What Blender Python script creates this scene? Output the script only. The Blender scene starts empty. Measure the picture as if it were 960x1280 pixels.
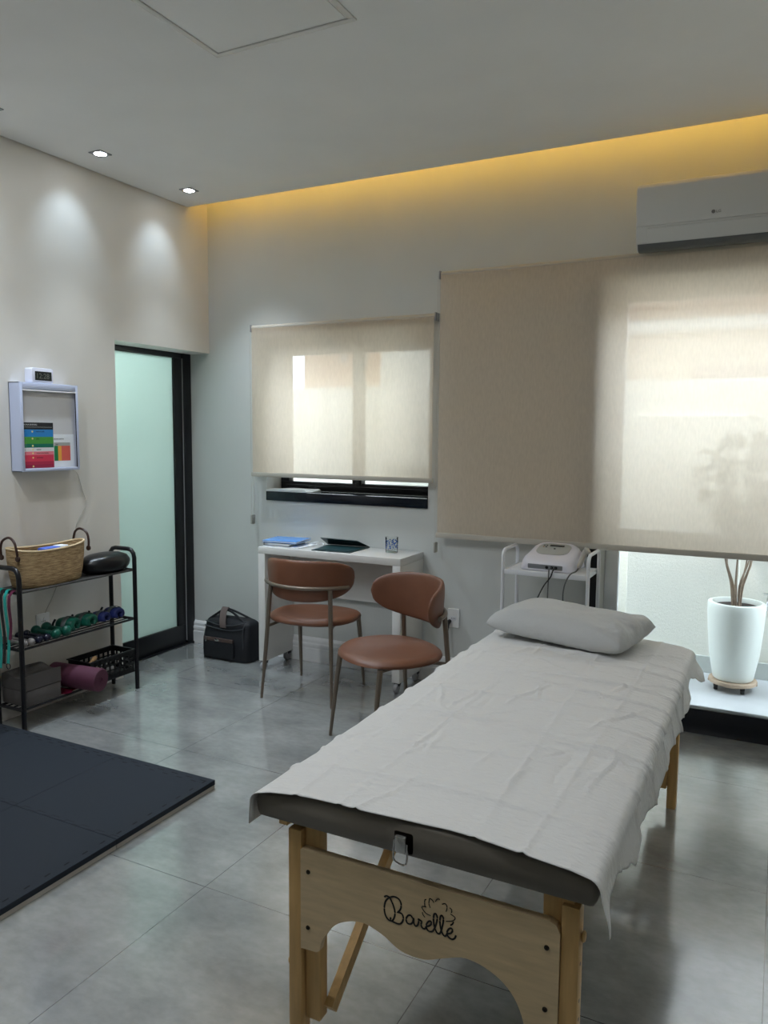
import bpy, bmesh, math, random
from mathutils import Vector, Matrix
random.seed(7)
SC = bpy.context.scene
COL = SC.collection
PI = math.pi

# ------------------------------------------------------------------ helpers
def lin(c):
    return tuple((v / 12.92 if v <= .04045 else ((v + .055) / 1.055) ** 2.4) for v in c)

def rgb(r, g, b):
    return lin((r / 255, g / 255, b / 255))

def new_mat(name):
    m = bpy.data.materials.new(name)
    m.use_nodes = True
    nt = m.node_tree
    for n in list(nt.nodes):
        nt.nodes.remove(n)
    out = nt.nodes.new('ShaderNodeOutputMaterial')
    return m, nt, out

def mat(name, col, rough=.5, metal=0, var=0, vscale=20, bump=0, bscale=200, spec=.5, coat=0, trans=0, ior=1.45, stretch=None, sheen=0):
    """principled material with a procedural colour variation and bump"""
    m, nt, out = new_mat(name)
    b = nt.nodes.new('ShaderNodeBsdfPrincipled')
    b.inputs['Base Color'].default_value = (*col, 1)
    b.inputs['Roughness'].default_value = rough
    b.inputs['Metallic'].default_value = metal
    b.inputs['Specular IOR Level'].default_value = spec
    b.inputs['Coat Weight'].default_value = coat
    b.inputs['Transmission Weight'].default_value = trans
    b.inputs['Sheen Weight'].default_value = sheen
    b.inputs['IOR'].default_value = ior
    nt.links.new(b.outputs[0], out.inputs[0])
    if var or bump:
        tc = nt.nodes.new('ShaderNodeTexCoord')
        mp = nt.nodes.new('ShaderNodeMapping')
        nt.links.new(tc.outputs['Object'], mp.inputs[0])
        if stretch:
            mp.inputs['Scale'].default_value = stretch
    if var:
        n = nt.nodes.new('ShaderNodeTexNoise')
        n.inputs['Scale'].default_value = vscale
        n.inputs['Detail'].default_value = 5
        nt.links.new(mp.outputs[0], n.inputs['Vector'])
        r = nt.nodes.new('ShaderNodeValToRGB')
        r.color_ramp.elements[0].position = .3
        r.color_ramp.elements[1].position = .7
        r.color_ramp.elements[0].color = (*[c * (1 - var) for c in col], 1)
        r.color_ramp.elements[1].color = (*[min(1, c * (1 + var)) for c in col], 1)
        nt.links.new(n.outputs[0], r.inputs[0])
        nt.links.new(r.outputs[0], b.inputs['Base Color'])
    if bump:
        n2 = nt.nodes.new('ShaderNodeTexNoise')
        n2.inputs['Scale'].default_value = bscale
        n2.inputs['Detail'].default_value = 3
        nt.links.new(mp.outputs[0], n2.inputs['Vector'])
        bp = nt.nodes.new('ShaderNodeBump')
        bp.inputs['Strength'].default_value = bump
        bp.inputs['Distance'].default_value = .01
        nt.links.new(n2.outputs[0], bp.inputs['Height'])
        nt.links.new(bp.outputs[0], b.inputs['Normal'])
    return m

def emit(name, col, s):
    m, nt, out = new_mat(name)
    e = nt.nodes.new('ShaderNodeEmission')
    e.inputs[0].default_value = (*col, 1)
    e.inputs[1].default_value = s
    nt.links.new(e.outputs[0], out.inputs[0])
    return m

def obj(name, bm, m, parent=None, smooth=True, angle=40, loc=None):
    me = bpy.data.meshes.new(name)
    bmesh.ops.recalc_face_normals(bm, faces=bm.faces)
    bm.to_mesh(me)
    bm.free()
    o = bpy.data.objects.new(name, me)
    COL.objects.link(o)
    if m is not None:
        me.materials.append(m)
    if smooth:
        me.polygons.foreach_set('use_smooth', [True] * len(me.polygons))
        me.set_sharp_from_angle(angle=math.radians(angle))
    if parent is not None:
        o.parent = parent
    if loc is not None:
        o.location = loc
    return o

def struct(name, bm, m, parent=None, smooth=False):
    o = obj(name, bm, m, parent, smooth)
    if parent is None:
        o['kind'] = 'structure'
    return o

def tag(o, label, cat, group=None):
    o['label'] = label
    o['category'] = cat
    if group:
        o['group'] = group
    return o

def thing(name, label, cat, loc=(0, 0, 0), rz=0, group=None):
    o = bpy.data.objects.new(name, None)
    o.empty_display_size = .05
    COL.objects.link(o)
    o.location = loc
    o.rotation_euler = (0, 0, rz)
    return tag(o, label, cat, group)

def copy_tree(o, parent=None):
    c = o.copy()
    COL.objects.link(c)
    c.parent = parent
    for ch in [x for x in bpy.data.objects if x.parent == o]:
        copy_tree(ch, c)
    return c

def BM():
    return bmesh.new()

def merge(bm, t, M=None):
    """append bmesh t to bm"""
    vs = [bm.verts.new(M @ v.co if M is not None else v.co) for v in t.verts]
    t.verts.index_update()
    for f in t.faces:
        try:
            bm.faces.new([vs[v.index] for v in f.verts])
        except ValueError:
            pass
    t.free()

def box(bm, lo, hi, bev=0, seg=2, M=None):
    t = bmesh.new()
    x0, y0, z0 = lo
    x1, y1, z1 = hi
    v = [t.verts.new(p) for p in ((x0, y0, z0), (x1, y0, z0), (x1, y1, z0), (x0, y1, z0), (x0, y0, z1), (x1, y0, z1), (x1, y1, z1), (x0, y1, z1))]
    for q in ((3, 2, 1, 0), (4, 5, 6, 7), (0, 1, 5, 4), (1, 2, 6, 5), (2, 3, 7, 6), (3, 0, 4, 7)):
        t.faces.new([v[i] for i in q])
    if bev:
        bmesh.ops.bevel(t, geom=list(t.edges), offset=bev, segments=seg, profile=.5, affect='EDGES')
    t.verts.index_update()
    merge(bm, t, M)
    return bm

def catmull(pts, n=8, closed=False):
    P = [Vector(p) for p in pts]
    out = []
    N = len(P)
    for i in range(N if closed else N - 1):
        if closed:
            a, b, c, d = P[(i - 1) % N], P[i], P[(i + 1) % N], P[(i + 2) % N]
        else:
            a, b, c, d = P[max(0, i - 1)], P[i], P[i + 1], P[min(N - 1, i + 2)]
        for k in range(n):
            t = k / n
            out.append(.5 * (2 * b + (c - a) * t + (2 * a - 5 * b + 4 * c - d) * t * t + (3 * b - a - 3 * c + d) * t ** 3))
    if not closed:
        out.append(P[-1].copy())
    return out

def tube(bm, pts, r, seg=10, closed=False, sx=1, up=None):
    """swept tube; r number or list; sx squeezes the section sideways"""
    P = [Vector(p) for p in pts]
    N = len(P)
    R = r if isinstance(r, (list, tuple)) else [r] * N
    rings = []
    nrm = None
    for i in range(N):
        if closed:
            d = (P[(i + 1) % N] - P[i - 1])
        else:
            d = P[min(N - 1, i + 1)] - P[max(0, i - 1)]
        if d.length < 1e-9:
            d = Vector((0, 0, 1))
        d.normalize()
        if up is not None:
            nrm = Vector(up) - d * d.dot(Vector(up))
        elif nrm is None:
            a = Vector((0, 0, 1)) if abs(d.z) < .9 else Vector((1, 0, 0))
            nrm = a - d * d.dot(a)
        else:
            nrm = nrm - d * d.dot(nrm)
        nrm.normalize()
        bn = d.cross(nrm)
        rings.append([bm.verts.new(P[i] + R[i] * (math.cos(2 * PI * k / seg) * nrm * sx + math.sin(2 * PI * k / seg) * bn)) for k in range(seg)])
    M = N if closed else N - 1
    for i in range(M):
        a, b = rings[i], rings[(i + 1) % N]
        for k in range(seg):
            bm.faces.new((a[k], a[(k + 1) % seg], b[(k + 1) % seg], b[k]))
    if not closed:
        bm.faces.new(rings[0][::-1])
        bm.faces.new(rings[-1])
    return bm

def lathe(bm, prof, c=(0, 0, 0), seg=32, sx=1, sy=1, axis='Z'):
    """revolve profile [(r,z)...]"""
    rings = []
    for r, z in prof:
        ring = []
        if r < 1e-6:
            p = (0, 0, z)
            ring = [p]
        else:
            ring = [(r * math.cos(2 * PI * k / seg) * sx, r * math.sin(2 * PI * k / seg) * sy, z) for k in range(seg)]
        if axis == 'X':
            ring = [(p[2], p[0], p[1]) for p in ring]
        elif axis == 'Y':
            ring = [(p[0], p[2], p[1]) for p in ring]
        rings.append([bm.verts.new(Vector(p) + Vector(c)) for p in ring])
    for a, b in zip(rings, rings[1:]):
        if len(a) == 1 and len(b) == 1:
            continue
        for k in range(seg):
            k2 = (k + 1) % seg
            if len(a) == 1:
                bm.faces.new((a[0], b[k2], b[k]))
            elif len(b) == 1:
                bm.faces.new((a[k], a[k2], b[0]))
            else:
                bm.faces.new((a[k], a[k2], b[k2], b[k]))
    if len(rings[0]) > 1:
        bm.faces.new(rings[0][::-1])
    if len(rings[-1]) > 1:
        bm.faces.new(rings[-1])
    return bm

def prism(bm, outline, a, b, axis='Y', bev=0):
    """extrude a 2D outline (u,v) between a and b along axis"""
    t = bmesh.new()
    def P(u, v, w):
        return {'Y': (u, w, v), 'X': (w, u, v), 'Z': (u, v, w)}[axis]
    A = [t.verts.new(P(u, v, a)) for u, v in outline]
    B = [t.verts.new(P(u, v, b)) for u, v in outline]
    n = len(outline)
    fa = t.faces.new(A)
    fb = t.faces.new(B[::-1])
    for i in range(n):
        t.faces.new((A[i], A[(i + 1) % n], B[(i + 1) % n], B[i]))
    bmesh.ops.recalc_face_normals(t, faces=t.faces)
    if bev:
        ed = list(set(fa.edges) | set(fb.edges))
        bmesh.ops.bevel(t, geom=ed, offset=bev, segments=2, profile=.5, affect='EDGES')
    bmesh.ops.triangulate(t, faces=[f for f in t.faces if len(f.verts) > 4])
    t.verts.index_update()
    merge(bm, t)
    return bm

def grid(bm, fn, nu, nv, closed_u=False):
    V = [[bm.verts.new(fn(i / nu, j / nv)) for j in range(nv + 1)] for i in range(nu if closed_u else nu + 1)]
    n = len(V)
    for i in range(nu):
        for j in range(nv):
            a, b = V[i], V[(i + 1) % n]
            bm.faces.new((a[j], b[j], b[j + 1], a[j + 1]))
    return bm

def ball(bm, c, r, seg=20, sx=1, sy=1, sz=1):
    t = bmesh.new()
    bmesh.ops.create_uvsphere(t, u_segments=seg, v_segments=seg // 2, radius=1)
    t.verts.index_update()
    merge(bm, t, Matrix.Translation(c) @ Matrix.Diagonal((r * sx, r * sy, r * sz, 1)))
    return bm

def rrect(x0, y0, x1, y1, r, n=5):
    pts = []
    for cx, cy, a in ((x1 - r, y1 - r, 0), (x0 + r, y1 - r, 90), (x0 + r, y0 + r, 180), (x1 - r, y0 + r, 270)):
        for k in range(n + 1):
            t = math.radians(a + 90 * k / n)
            pts.append((cx + r * math.cos(t), cy + r * math.sin(t)))
    return pts

def text_bm(s, size, M):
    cu = bpy.data.curves.new('text', 'FONT')
    cu.body = s
    cu.size = size
    cu.align_x = 'LEFT'
    cu.extrude = .0003
    cu.resolution_u = 3
    o = bpy.data.objects.new('text', cu)
    COL.objects.link(o)
    dg = bpy.context.evaluated_depsgraph_get()
    dg.update()
    me = bpy.data.meshes.new_from_object(o.evaluated_get(dg))
    t = bmesh.new()
    t.from_mesh(me)
    t.transform(M)
    bpy.data.objects.remove(o)
    bpy.data.curves.remove(cu)
    bpy.data.meshes.remove(me)
    return t

def smoothstep(a, b, x):
    t = max(0, min(1, (x - a) / (b - a)))
    return t * t * (3 - 2 * t)

# ------------------------------------------------------------------ room numbers
XL, YB, ZC = -3.525, 4.26, 2.947
XR, YR = 2.3, -3.8
YO = 4.52             # outer face of the window wall
YE = 4.05             # cove edge of the lowered ceiling

# ------------------------------------------------------------------ materials
def wall_paint(name, col):
    return mat(name, col, rough=.62, var=.02, vscale=3, bump=.04, bscale=120, spec=.3)
M_wall = wall_paint('wall_paint', rgb(204, 206, 203))
M_wallL = wall_paint('warm_wall_paint', rgb(224, 220, 212))
M_ceil = wall_paint('ceiling_paint', rgb(240, 240, 238))
M_white = mat('white_lacquer', rgb(222, 220, 216), rough=.22, var=.01, vscale=8)
M_base = mat('baseboard_white', rgb(232, 232, 232), rough=.4)
M_black = mat('black_aluminium', rgb(16, 18, 22), rough=.35, metal=0, bump=.02, bscale=400)
M_blackt = mat('black_tube_paint', rgb(18, 18, 22), rough=.32)

def floor_mat():
    m, nt, out = new_mat('grey_porcelain_tiles')
    L = nt.links.new
    N = nt.nodes.new
    b = N('ShaderNodeBsdfPrincipled')
    tc = N('ShaderNodeTexCoord')
    n1 = N('ShaderNodeTexNoise'); n1.inputs['Scale'].default_value = 2.6; n1.inputs['Detail'].default_value = 9; n1.inputs['Roughness'].default_value = .62; n1.inputs['Distortion'].default_value = .15
    mp = N('ShaderNodeMapping'); mp.inputs['Scale'].default_value = (1, 1.6, 1)
    L(tc.outputs['Object'], mp.inputs[0]); L(mp.outputs[0], n1.inputs['Vector'])
    r = N('ShaderNodeValToRGB')
    cr = r.color_ramp
    cr.elements[0].position = .28; cr.elements[0].color = (*rgb(118, 121, 120), 1)
    cr.elements[1].position = .74; cr.elements[1].color = (*rgb(166, 168, 165), 1)
    e = cr.elements.new(.5); e.color = (*rgb(145, 147, 145), 1)
    L(n1.outputs[0], r.inputs[0])
    # fine speckle
    n2 = N('ShaderNodeTexNoise'); n2.inputs['Scale'].default_value = 26; n2.inputs['Detail'].default_value = 6
    L(mp.outputs[0], n2.inputs['Vector'])
    r2 = N('ShaderNodeValToRGB'); r2.color_ramp.elements[0].position = .36; r2.color_ramp.elements[1].position = .6
    r2.color_ramp.elements[0].color = (.88, .88, .88, 1); r2.color_ramp.elements[1].color = (1, 1, 1, 1)
    L(n2.outputs[0], r2.inputs[0])
    mx = N('ShaderNodeMixRGB'); mx.blend_type = 'MULTIPLY'; mx.inputs[0].default_value = .8
    L(r.outputs[0], mx.inputs[1]); L(r2.outputs[0], mx.inputs[2])
    # grout lines
    sp = N('ShaderNodeSeparateXYZ'); L(tc.outputs['Object'], sp.inputs[0])
    masks = []
    for ax, off in (('X', .800), ('Y', -1.908)):
        a = N('ShaderNodeMath'); a.operation = 'ADD'; a.inputs[1].default_value = off + .83 * 20; L(sp.outputs[ax], a.inputs[0])
        md = N('ShaderNodeMath'); md.operation = 'MODULO'; md.inputs[1].default_value = .83; L(a.outputs[0], md.inputs[0])
        s = N('ShaderNodeMath'); s.operation = 'SUBTRACT'; s.inputs[1].default_value = .415; L(md.outputs[0], s.inputs[0])
        ab = N('ShaderNodeMath'); ab.operation = 'ABSOLUTE'; L(s.outputs[0], ab.inputs[0])
        g = N('ShaderNodeMath'); g.operation = 'GREATER_THAN'; g.inputs[1].default_value = .4138; L(ab.outputs[0], g.inputs[0])
        masks.append(g)
    mm = N('ShaderNodeMath'); mm.operation = 'MAXIMUM'; L(masks[0].outputs[0], mm.inputs[0]); L(masks[1].outputs[0], mm.inputs[1])
    mx2 = N('ShaderNodeMixRGB'); mx2.inputs[2].default_value = (*rgb(58, 60, 60), 1)
    L(mm.outputs[0], mx2.inputs[0]); L(mx.outputs[0], mx2.inputs[1])
    L(mx2.outputs[0], b.inputs['Base Color'])
    rr = N('ShaderNodeMapRange'); rr.inputs[3].default_value = .17; rr.inputs[4].default_value = .26
    L(n1.outputs[0], rr.inputs[0])
    L(rr.outputs[0], b.inputs['Roughness'])
    bp = N('ShaderNodeBump'); bp.inputs['Strength'].default_value = .03; bp.inputs['Distance'].default_value = .01
    L(n2.outputs[0], bp.inputs['Height']); L(bp.outputs[0], b.inputs['Normal'])
    b.inputs['Specular IOR Level'].default_value = .5; b.inputs['IOR'].default_value = 2.1; b.inputs['Coat Weight'].default_value = 1; b.inputs['Coat Roughness'].default_value = .1
    L(b.outputs[0], out.inputs[0])
    return m
M_floor = floor_mat()

def blind_mat(name, col, openness, tw):
    m, nt, out = new_mat(name)
    L = nt.links.new
    N = nt.nodes.new
    tc = N('ShaderNodeTexCoord')
    d = N('ShaderNodeBsdfDiffuse'); t = N('ShaderNodeBsdfTranslucent'); tr = N('ShaderNodeBsdfTransparent')
    # woven threads vary the openness along both directions
    n = N('ShaderNodeTexNoise'); n.inputs['Scale'].default_value = 1; n.inputs['Detail'].default_value = 2
    mp = N('ShaderNodeMapping'); mp.inputs['Scale'].default_value = (110, 110, 28)
    L(tc.outputs['Object'], mp.inputs[0]); L(mp.outputs[0], n.inputs['Vector'])
    mr = N('ShaderNodeMapRange'); mr.inputs[1].default_value = .25; mr.inputs[2].default_value = .75
    mr.inputs[3].default_value = openness * .9; mr.inputs[4].default_value = openness * 1.1
    L(n.outputs[0], mr.inputs[0])
    d.inputs[0].default_value = (*col, 1); t.inputs[0].default_value = (*col, 1)
    a = N('ShaderNodeMixShader'); a.inputs[0].default_value = tw; L(d.outputs[0], a.inputs[1]); L(t.outputs[0], a.inputs[2])
    b = N('ShaderNodeMixShader'); L(mr.outputs[0], b.inputs[0]); L(a.outputs[0], b.inputs[1]); L(tr.outputs[0], b.inputs[2])
    L(b.outputs[0], out.inputs[0])
    return m
M_blind = blind_mat('beige_screen_fabric', rgb(246, 235, 221), .33, .78)
M_blind2 = blind_mat('beige_screen_fabric_dimmed', rgb(247, 236, 221), .36, .64)  # same fabric as the small blind; dimmer daylight glow set in its translucency

def pane_mat(name, tint, ior=1.25):
    m, nt, out = new_mat(name)
    L = nt.links.new
    N = nt.nodes.new
    g = N('ShaderNodeBsdfGlossy'); g.inputs['Roughness'].default_value = .0
    t = N('ShaderNodeBsdfTransparent'); t.inputs[0].default_value = (*tint, 1)
    f = N('ShaderNodeFresnel'); f.inputs[0].default_value = ior
    x = N('ShaderNodeMixShader')
    L(f.outputs[0], x.inputs[0]); L(t.outputs[0], x.inputs[1]); L(g.outputs[0], x.inputs[2]); L(x.outputs[0], out.inputs[0])
    return m
M_pane = pane_mat('clear_glass_pane', (.97, .975, .975))
M_cup = pane_mat('drinking_glass_clear', (.97, .98, .98), 1.12)

def frosted():
    m, nt, out = new_mat('frosted_green_glass')
    L = nt.links.new
    N = nt.nodes.new
    d = N('ShaderNodeBsdfDiffuse'); d.inputs[0].default_value = (*rgb(194, 210, 208), 1)
    t = N('ShaderNodeBsdfTranslucent'); t.inputs[0].default_value = (*rgb(206, 222, 220), 1)
    a = N('ShaderNodeMixShader'); a.inputs[0].default_value = .5; L(d.outputs[0], a.inputs[1]); L(t.outputs[0], a.inputs[2])
    g = N('ShaderNodeBsdfGlossy'); g.inputs['Roughness'].default_value = .08
    f = N('ShaderNodeFresnel'); f.inputs[0].default_value = 1.4
    x = N('ShaderNodeMixShader'); L(f.outputs[0], x.inputs[0]); L(a.outputs[0], x.inputs[1]); L(g.outputs[0], x.inputs[2])
    L(x.outputs[0], out.inputs[0])
    return m
M_frost = frosted()

M_sheet = mat('white_cotton_sheet', rgb(218, 217, 215), rough=.85, bump=.45, bscale=38, stretch=(1, 2.2, 1), spec=.2, sheen=.1)
M_pillow = mat('white_pillowcase', rgb(190, 191, 190), rough=.85, bump=.35, bscale=40, spec=.2)
M_taupe = mat('taupe_vinyl', rgb(104, 98, 88), rough=.45, bump=.03, bscale=300)
M_wood = mat('birch_plywood', rgb(214, 190, 152), rough=.5, var=.10, vscale=5, stretch=(2, 2, 14), spec=.3)
M_beech = mat('beech_wood', rgb(206, 168, 112), rough=.45, var=.10, vscale=6, stretch=(14, 14, 1.2), spec=.3)
M_chrome = mat('chrome', rgb(200, 200, 200), rough=.15, metal=1)
M_screw = mat('dark_steel', rgb(70, 64, 58), rough=.35, metal=1)
M_leather = mat('tan_leather', rgb(112, 72, 52), rough=.42, var=.06, vscale=12, bump=.05, bscale=350)
M_taupemetal = mat('taupe_metal', rgb(126, 114, 102), rough=.35, metal=.6)
M_plastic_b = mat('black_plastic', rgb(20, 20, 22), rough=.4)
M_rubber = mat('black_rubber', rgb(14, 15, 18), rough=.28)
M_mat = mat('black_foam', rgb(36, 42, 50), rough=.75, bump=.25, bscale=500, spec=.3)
M_matslot = mat('foam_slot_black', rgb(8, 9, 11), rough=.9)
M_matg = mat('grey_foam', rgb(176, 170, 160), rough=.85)
M_ivory = mat('trolley_white', rgb(226, 228, 232), rough=.35)
M_dev = mat('device_white', rgb(224, 222, 230), rough=.35)
M_devp = mat('device_grey_panel', rgb(176, 178, 174), rough=.4)
M_dark = mat('display_dark', rgb(46, 50, 48), rough=.2)
M_grey = mat('grey_plastic', rgb(150, 150, 152), rough=.45)
M_cable = mat('cable_black', rgb(22, 22, 24), rough=.5)
M_cableg = mat('cable_grey', rgb(96, 98, 96), rough=.5)

# ------------------------------------------------------------------ setting
bm = BM(); box(bm, (-3.95, YR - .1, -.1), (XR + .1, YO - .02, 0))
struct('floor', bm, M_floor)

bm = BM()
box(bm, (XL + .012, YR, ZC), (XR, YE, ZC + .06))
box(bm, (XL + .05, YR, ZC + .06), (XR, YE - .02, ZC + .10))
struct('ceiling', bm, M_ceil)
bm = BM(); box(bm, (-4.0, YR - .1, ZC + .34), (XR + .1, YO, ZC + .44))
struct('ceiling_upper', bm, M_ceil)

# left wall with the door opening (its far end runs to the window wall)
YJ = 3.41
bm = BM()
box(bm, (XL - .17, YR - .1, 0), (XL, YJ, ZC + .34))
box(bm, (XL - .17, YJ, 2.034), (XL, YB, ZC + .34))
struct('wall_left', bm, M_wallL)

def wall_holes(bm, x0, x1, z0, z1, y0, y1, holes):
    xs = sorted({x0, x1, *[h[0] for h in holes], *[h[1] for h in holes]})
    zs = sorted({z0, z1, *[h[2] for h in holes], *[h[3] for h in holes]})
    for a, b in zip(xs, xs[1:]):
        # merge vertically the solid cells of this column
        run = None
        for c, d in zip(zs, zs[1:]):
            solid = not any(h[0] <= a + 1e-6 and b - 1e-6 <= h[1] and h[2] <= c + 1e-6 and d - 1e-6 <= h[3] for h in holes)
            if solid:
                run = (run[0], d) if run else (c, d)
            if (not solid or d == zs[-1]) and run:
                box(bm, (a, y0, run[0]), (b, y1, run[1]))
                run = None
WX0, WX1, WZ0, WZ1 = -3.054, -1.879, 1.06, 2.09      # small window opening
DX0, DX1, DZ1 = -.86, 1.55, 2.27                     # glazed door opening
bm = BM()
wall_holes(bm, -4.0, XR + .1, 0, ZC + .34, YB, YO, [(WX0, WX1, WZ0, WZ1), (DX0, DX1, 0, DZ1)])
struct('wall_back', bm, M_wall)
bm = BM(); box(bm, (XR, YR - .1, 0), (XR + .12, YB, ZC + .34))
struct('wall_right', bm, M_wall)
bm = BM()
wall_holes(bm, XL, XR, 0, ZC + .34, YR - .12, YR, [])
struct('wall_rear', bm, M_wall)
# the passage behind the frosted door
bm = BM()
box(bm, (-5.3, 2.2, 0), (-5.2, YO, 2.6)); box(bm, (-5.2, 2.2, 0), (XL - .17, 2.3, 2.6)); box(bm, (-5.2, YB + .02, 0), (-4.0, YO, 2.6)); box(bm, (-5.3, 2.2, 2.6), (XL - .17, YO, 2.7))
struct('wall_passage', bm, M_wall)
bm = BM(); box(bm, (-5.3, 2.2, -.1), (-3.95, YO, 0))
struct('floor_passage', bm, M_floor)

# baseboard with stepped moulding on the window wall
def baseboard(name, x0, x1):
    bm = BM()
    prof = [(YB, 0), (YB - .022, 0), (YB - .022, .085), (YB - .018, .09), (YB - .018, .098), (YB - .021, .104), (YB - .021, .118), (YB - .015, .126), (YB - .015, .142), (YB - .012, .15), (YB - .006, .158), (YB, .162)]
    prism(bm, prof, x0, x1, 'X')
    return struct(name, bm, M_base)
baseboard('baseboard_back', -3.735, DX0 - .06)
bm = BM(); box(bm, (XR - .02, YR, 0), (XR, YB - .03, .16), .004)
struct('baseboard_right', bm, M_base)

# ---- small window: sill, frame, two panes
w = bpy.data.objects.new('window_1', None); COL.objects.link(w); w['kind'] = 'structure'
w.location = (0, 0, 0)
bm = BM()
box(bm, (WX0, YB - .012, 1.052), (WX1, YB + .17, 1.112), .003)
obj('sill', bm, mat('dark_blue_sill', rgb(20, 26, 36), rough=.12), w)
bm = BM()
yf0, yf1 = YB + .165, YB + .225
box(bm, (WX0, yf0, 1.112), (WX1, yf1, 1.172), .003)
box(bm, (WX0, yf0, 2.015), (WX1, yf1, WZ1), .003)
box(bm, (WX0, yf0, 1.172), (WX0 + .064, yf1, 2.015), .003)
box(bm, (WX1 - .07, yf0, 1.172), (WX1, yf1, 2.015), .003)
box(bm, (-2.493, yf0 - .004, 1.172), (-2.428, yf1, 2.015), .003)
box(bm, (WX0 + .05, yf0 - .02, 1.140), (WX1 - .05, yf0, 1.152), .002)
obj('frame', bm, M_black, w)
bm = BM(); box(bm, (WX0 + .06, YB + .2, 1.17), (-2.46, YB + .206, 2.02)); obj('pane', bm, M_pane, w)
bm = BM(); box(bm, (-2.46, YB + .21, 1.17), (WX1 - .06, YB + .216, 2.02)); obj('pane', bm, M_pane, w)
bm = BM()
box(bm, (-2.452, yf0 - .022, 1.165), (-2.418, yf0 - .004, 1.205), .003)
box(bm, (-2.442, yf0 - .032, 1.185), (-2.43, yf0 - .02, 1.235), .003)
obj('latch', bm, M_plastic_b, w)

bm = BM()
def cloth(u, v):
    x = -.158 + .316 * u; y = -.075 + .15 * v
    return Vector((x + .02 * (v - .5), y, .0115 + .004 * math.sin(u * 5) + .003 * math.sin(v * 6 + u * 3) + .007 * smoothstep(.55, .95, u) - .010 * smoothstep(.97, 1, u)))
t_ = [[bm.verts.new(cloth(i / 24, j / 8)) for j in range(9)] for i in range(25)]
b_ = [[bm.verts.new((cloth(i / 24, j / 8).x, cloth(i / 24, j / 8).y, .0006)) for j in range(9)] for i in range(25)]
for i in range(24):
    for j in range(8):
        bm.faces.new((t_[i][j], t_[i + 1][j], t_[i + 1][j + 1], t_[i][j + 1])); bm.faces.new((b_[i][j], b_[i][j + 1], b_[i + 1][j + 1], b_[i + 1][j]))
    bm.faces.new((t_[i + 1][0], t_[i][0], b_[i][0], b_[i + 1][0])); bm.faces.new((t_[i][8], t_[i + 1][8], b_[i + 1][8], b_[i][8]))
for j in range(8):
    bm.faces.new((t_[0][j], t_[0][j + 1], b_[0][j + 1], b_[0][j])); bm.faces.new((t_[24][j + 1], t_[24][j], b_[24][j], b_[24][j + 1]))
tag(obj('folded_cloth', bm, mat('white_cloth', rgb(226, 230, 232), rough=.8), None, loc=(-2.885, 4.325, 1.1125)), 'white folded cloth lying on the left end of the dark window sill', 'cloth')

# ---- frosted sliding door on the left
d = bpy.data.objects.new('door_1', None); COL.objects.link(d); d['kind'] = 'structure'
xd = XL - .175
bm = BM()
yg0, yg1 = 3.0, 4.10
box(bm, (xd - .04, yg0, 0.012), (xd, yg1 + .075, .145), .003)
box(bm, (xd - .04, yg0, 2.0), (xd, yg1 + .075, 2.08), .003)
box(bm, (xd - .04, yg1, .145), (xd, yg1 + .075, 2.0), .003)
obj('sash', bm, M_black, d)
bm = BM()
box(bm, (xd - .05, yg1 + .083, 0), (xd + .012, YB - .003, 2.08), .002)
box(bm, (xd - .02, yg1 + .074, .02), (xd - .005, yg1 + .085, 2.0))
box(bm, (xd - .05, yg0, 0), (xd + .02, YB - .003, .012), .002)
obj('jamb', bm, M_black, d)
bm = BM(); box(bm, (xd - .026, yg0, .14), (xd - .016, yg1 + .005, 2.005))
obj('pane', bm, M_frost, d)
bm = BM(); box(bm, (xd + .0, yg1 + .077, .03), (xd + .006, yg1 + .081, 2.0))
obj('seal', bm, M_grey, d)

# ---- glazed door to the yard
d = bpy.data.objects.new('door_2', None); COL.objects.link(d); d['kind'] = 'structure'
M_bsill = mat('black_threshold', rgb(14, 18, 26), rough=.3)
bm = BM(); box(bm, (DX0 - .05, 4.11, 0), (DX1, 4.165, .130), .004)
obj('threshold', bm, M_bsill, d)
bm = BM()
box(bm, (DX0 - .058, YB - .03, .13), (DX0 - .002, YB + .004, DZ1 + .03), .003)
obj('casing', bm, M_black, d)
M_fr = mat('pale_frame', rgb(232, 236, 240), rough=.3)
bm = BM()
y0, y1 = YB + .17, YB + .22
box(bm, (DX0, y0, .0), (DX0 + .072, y1, DZ1), .003)
box(bm, (DX0 + .072, y0, 2.215), (DX1, y1, DZ1), .003)
box(bm, (DX0 + .072, y0, .868), (DX1, y1, .985), .003)
box(bm, (.62, y0, .0), (.69, y1, 2.215), .003)
obj('sash', bm, M_fr, d)
bm = BM(); box(bm, (DX0 + .06, YB + .19, .0), (DX1, YB + .198, 2.225))
obj('pane', bm, M_pane, d)

# ------------------------------------------------------------------ outside
M_yardwall = mat('yard_white_render', rgb(234, 232, 222), rough=.8, bump=.2, bscale=60)
M_yardfloor = mat('yard_porcelain', rgb(176, 178, 178), rough=.45, var=.1, vscale=4)
bm = BM(); box(bm, (-7, YO - .02, -.1), (4.5, 5.5, 0))
struct('floor_yard', bm, M_yardfloor)
bm = BM()
box(bm, (-7, 5.3, 0), (4.5, 5.45, 1.855))
box(bm, (-2.72, 5.255, 1.25), (-1.15, 5.46, 3.2))
box(bm, (-.875, 5.25, 0), (-.2, 5.3, 1.628), .004)
box(bm, (-.22, 5.262, 1.628), (-.165, 5.3, 1.855))
struct('wall_yard', bm, M_yardwall)
bm = BM(); box(bm, (-7, 5.236, 0), (4.5, 5.25, .106), .003)
struct('baseboard_yard', bm, mat('grey_skirting', rgb(190, 194, 190), rough=.5, var=.06, vscale=9))

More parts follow.
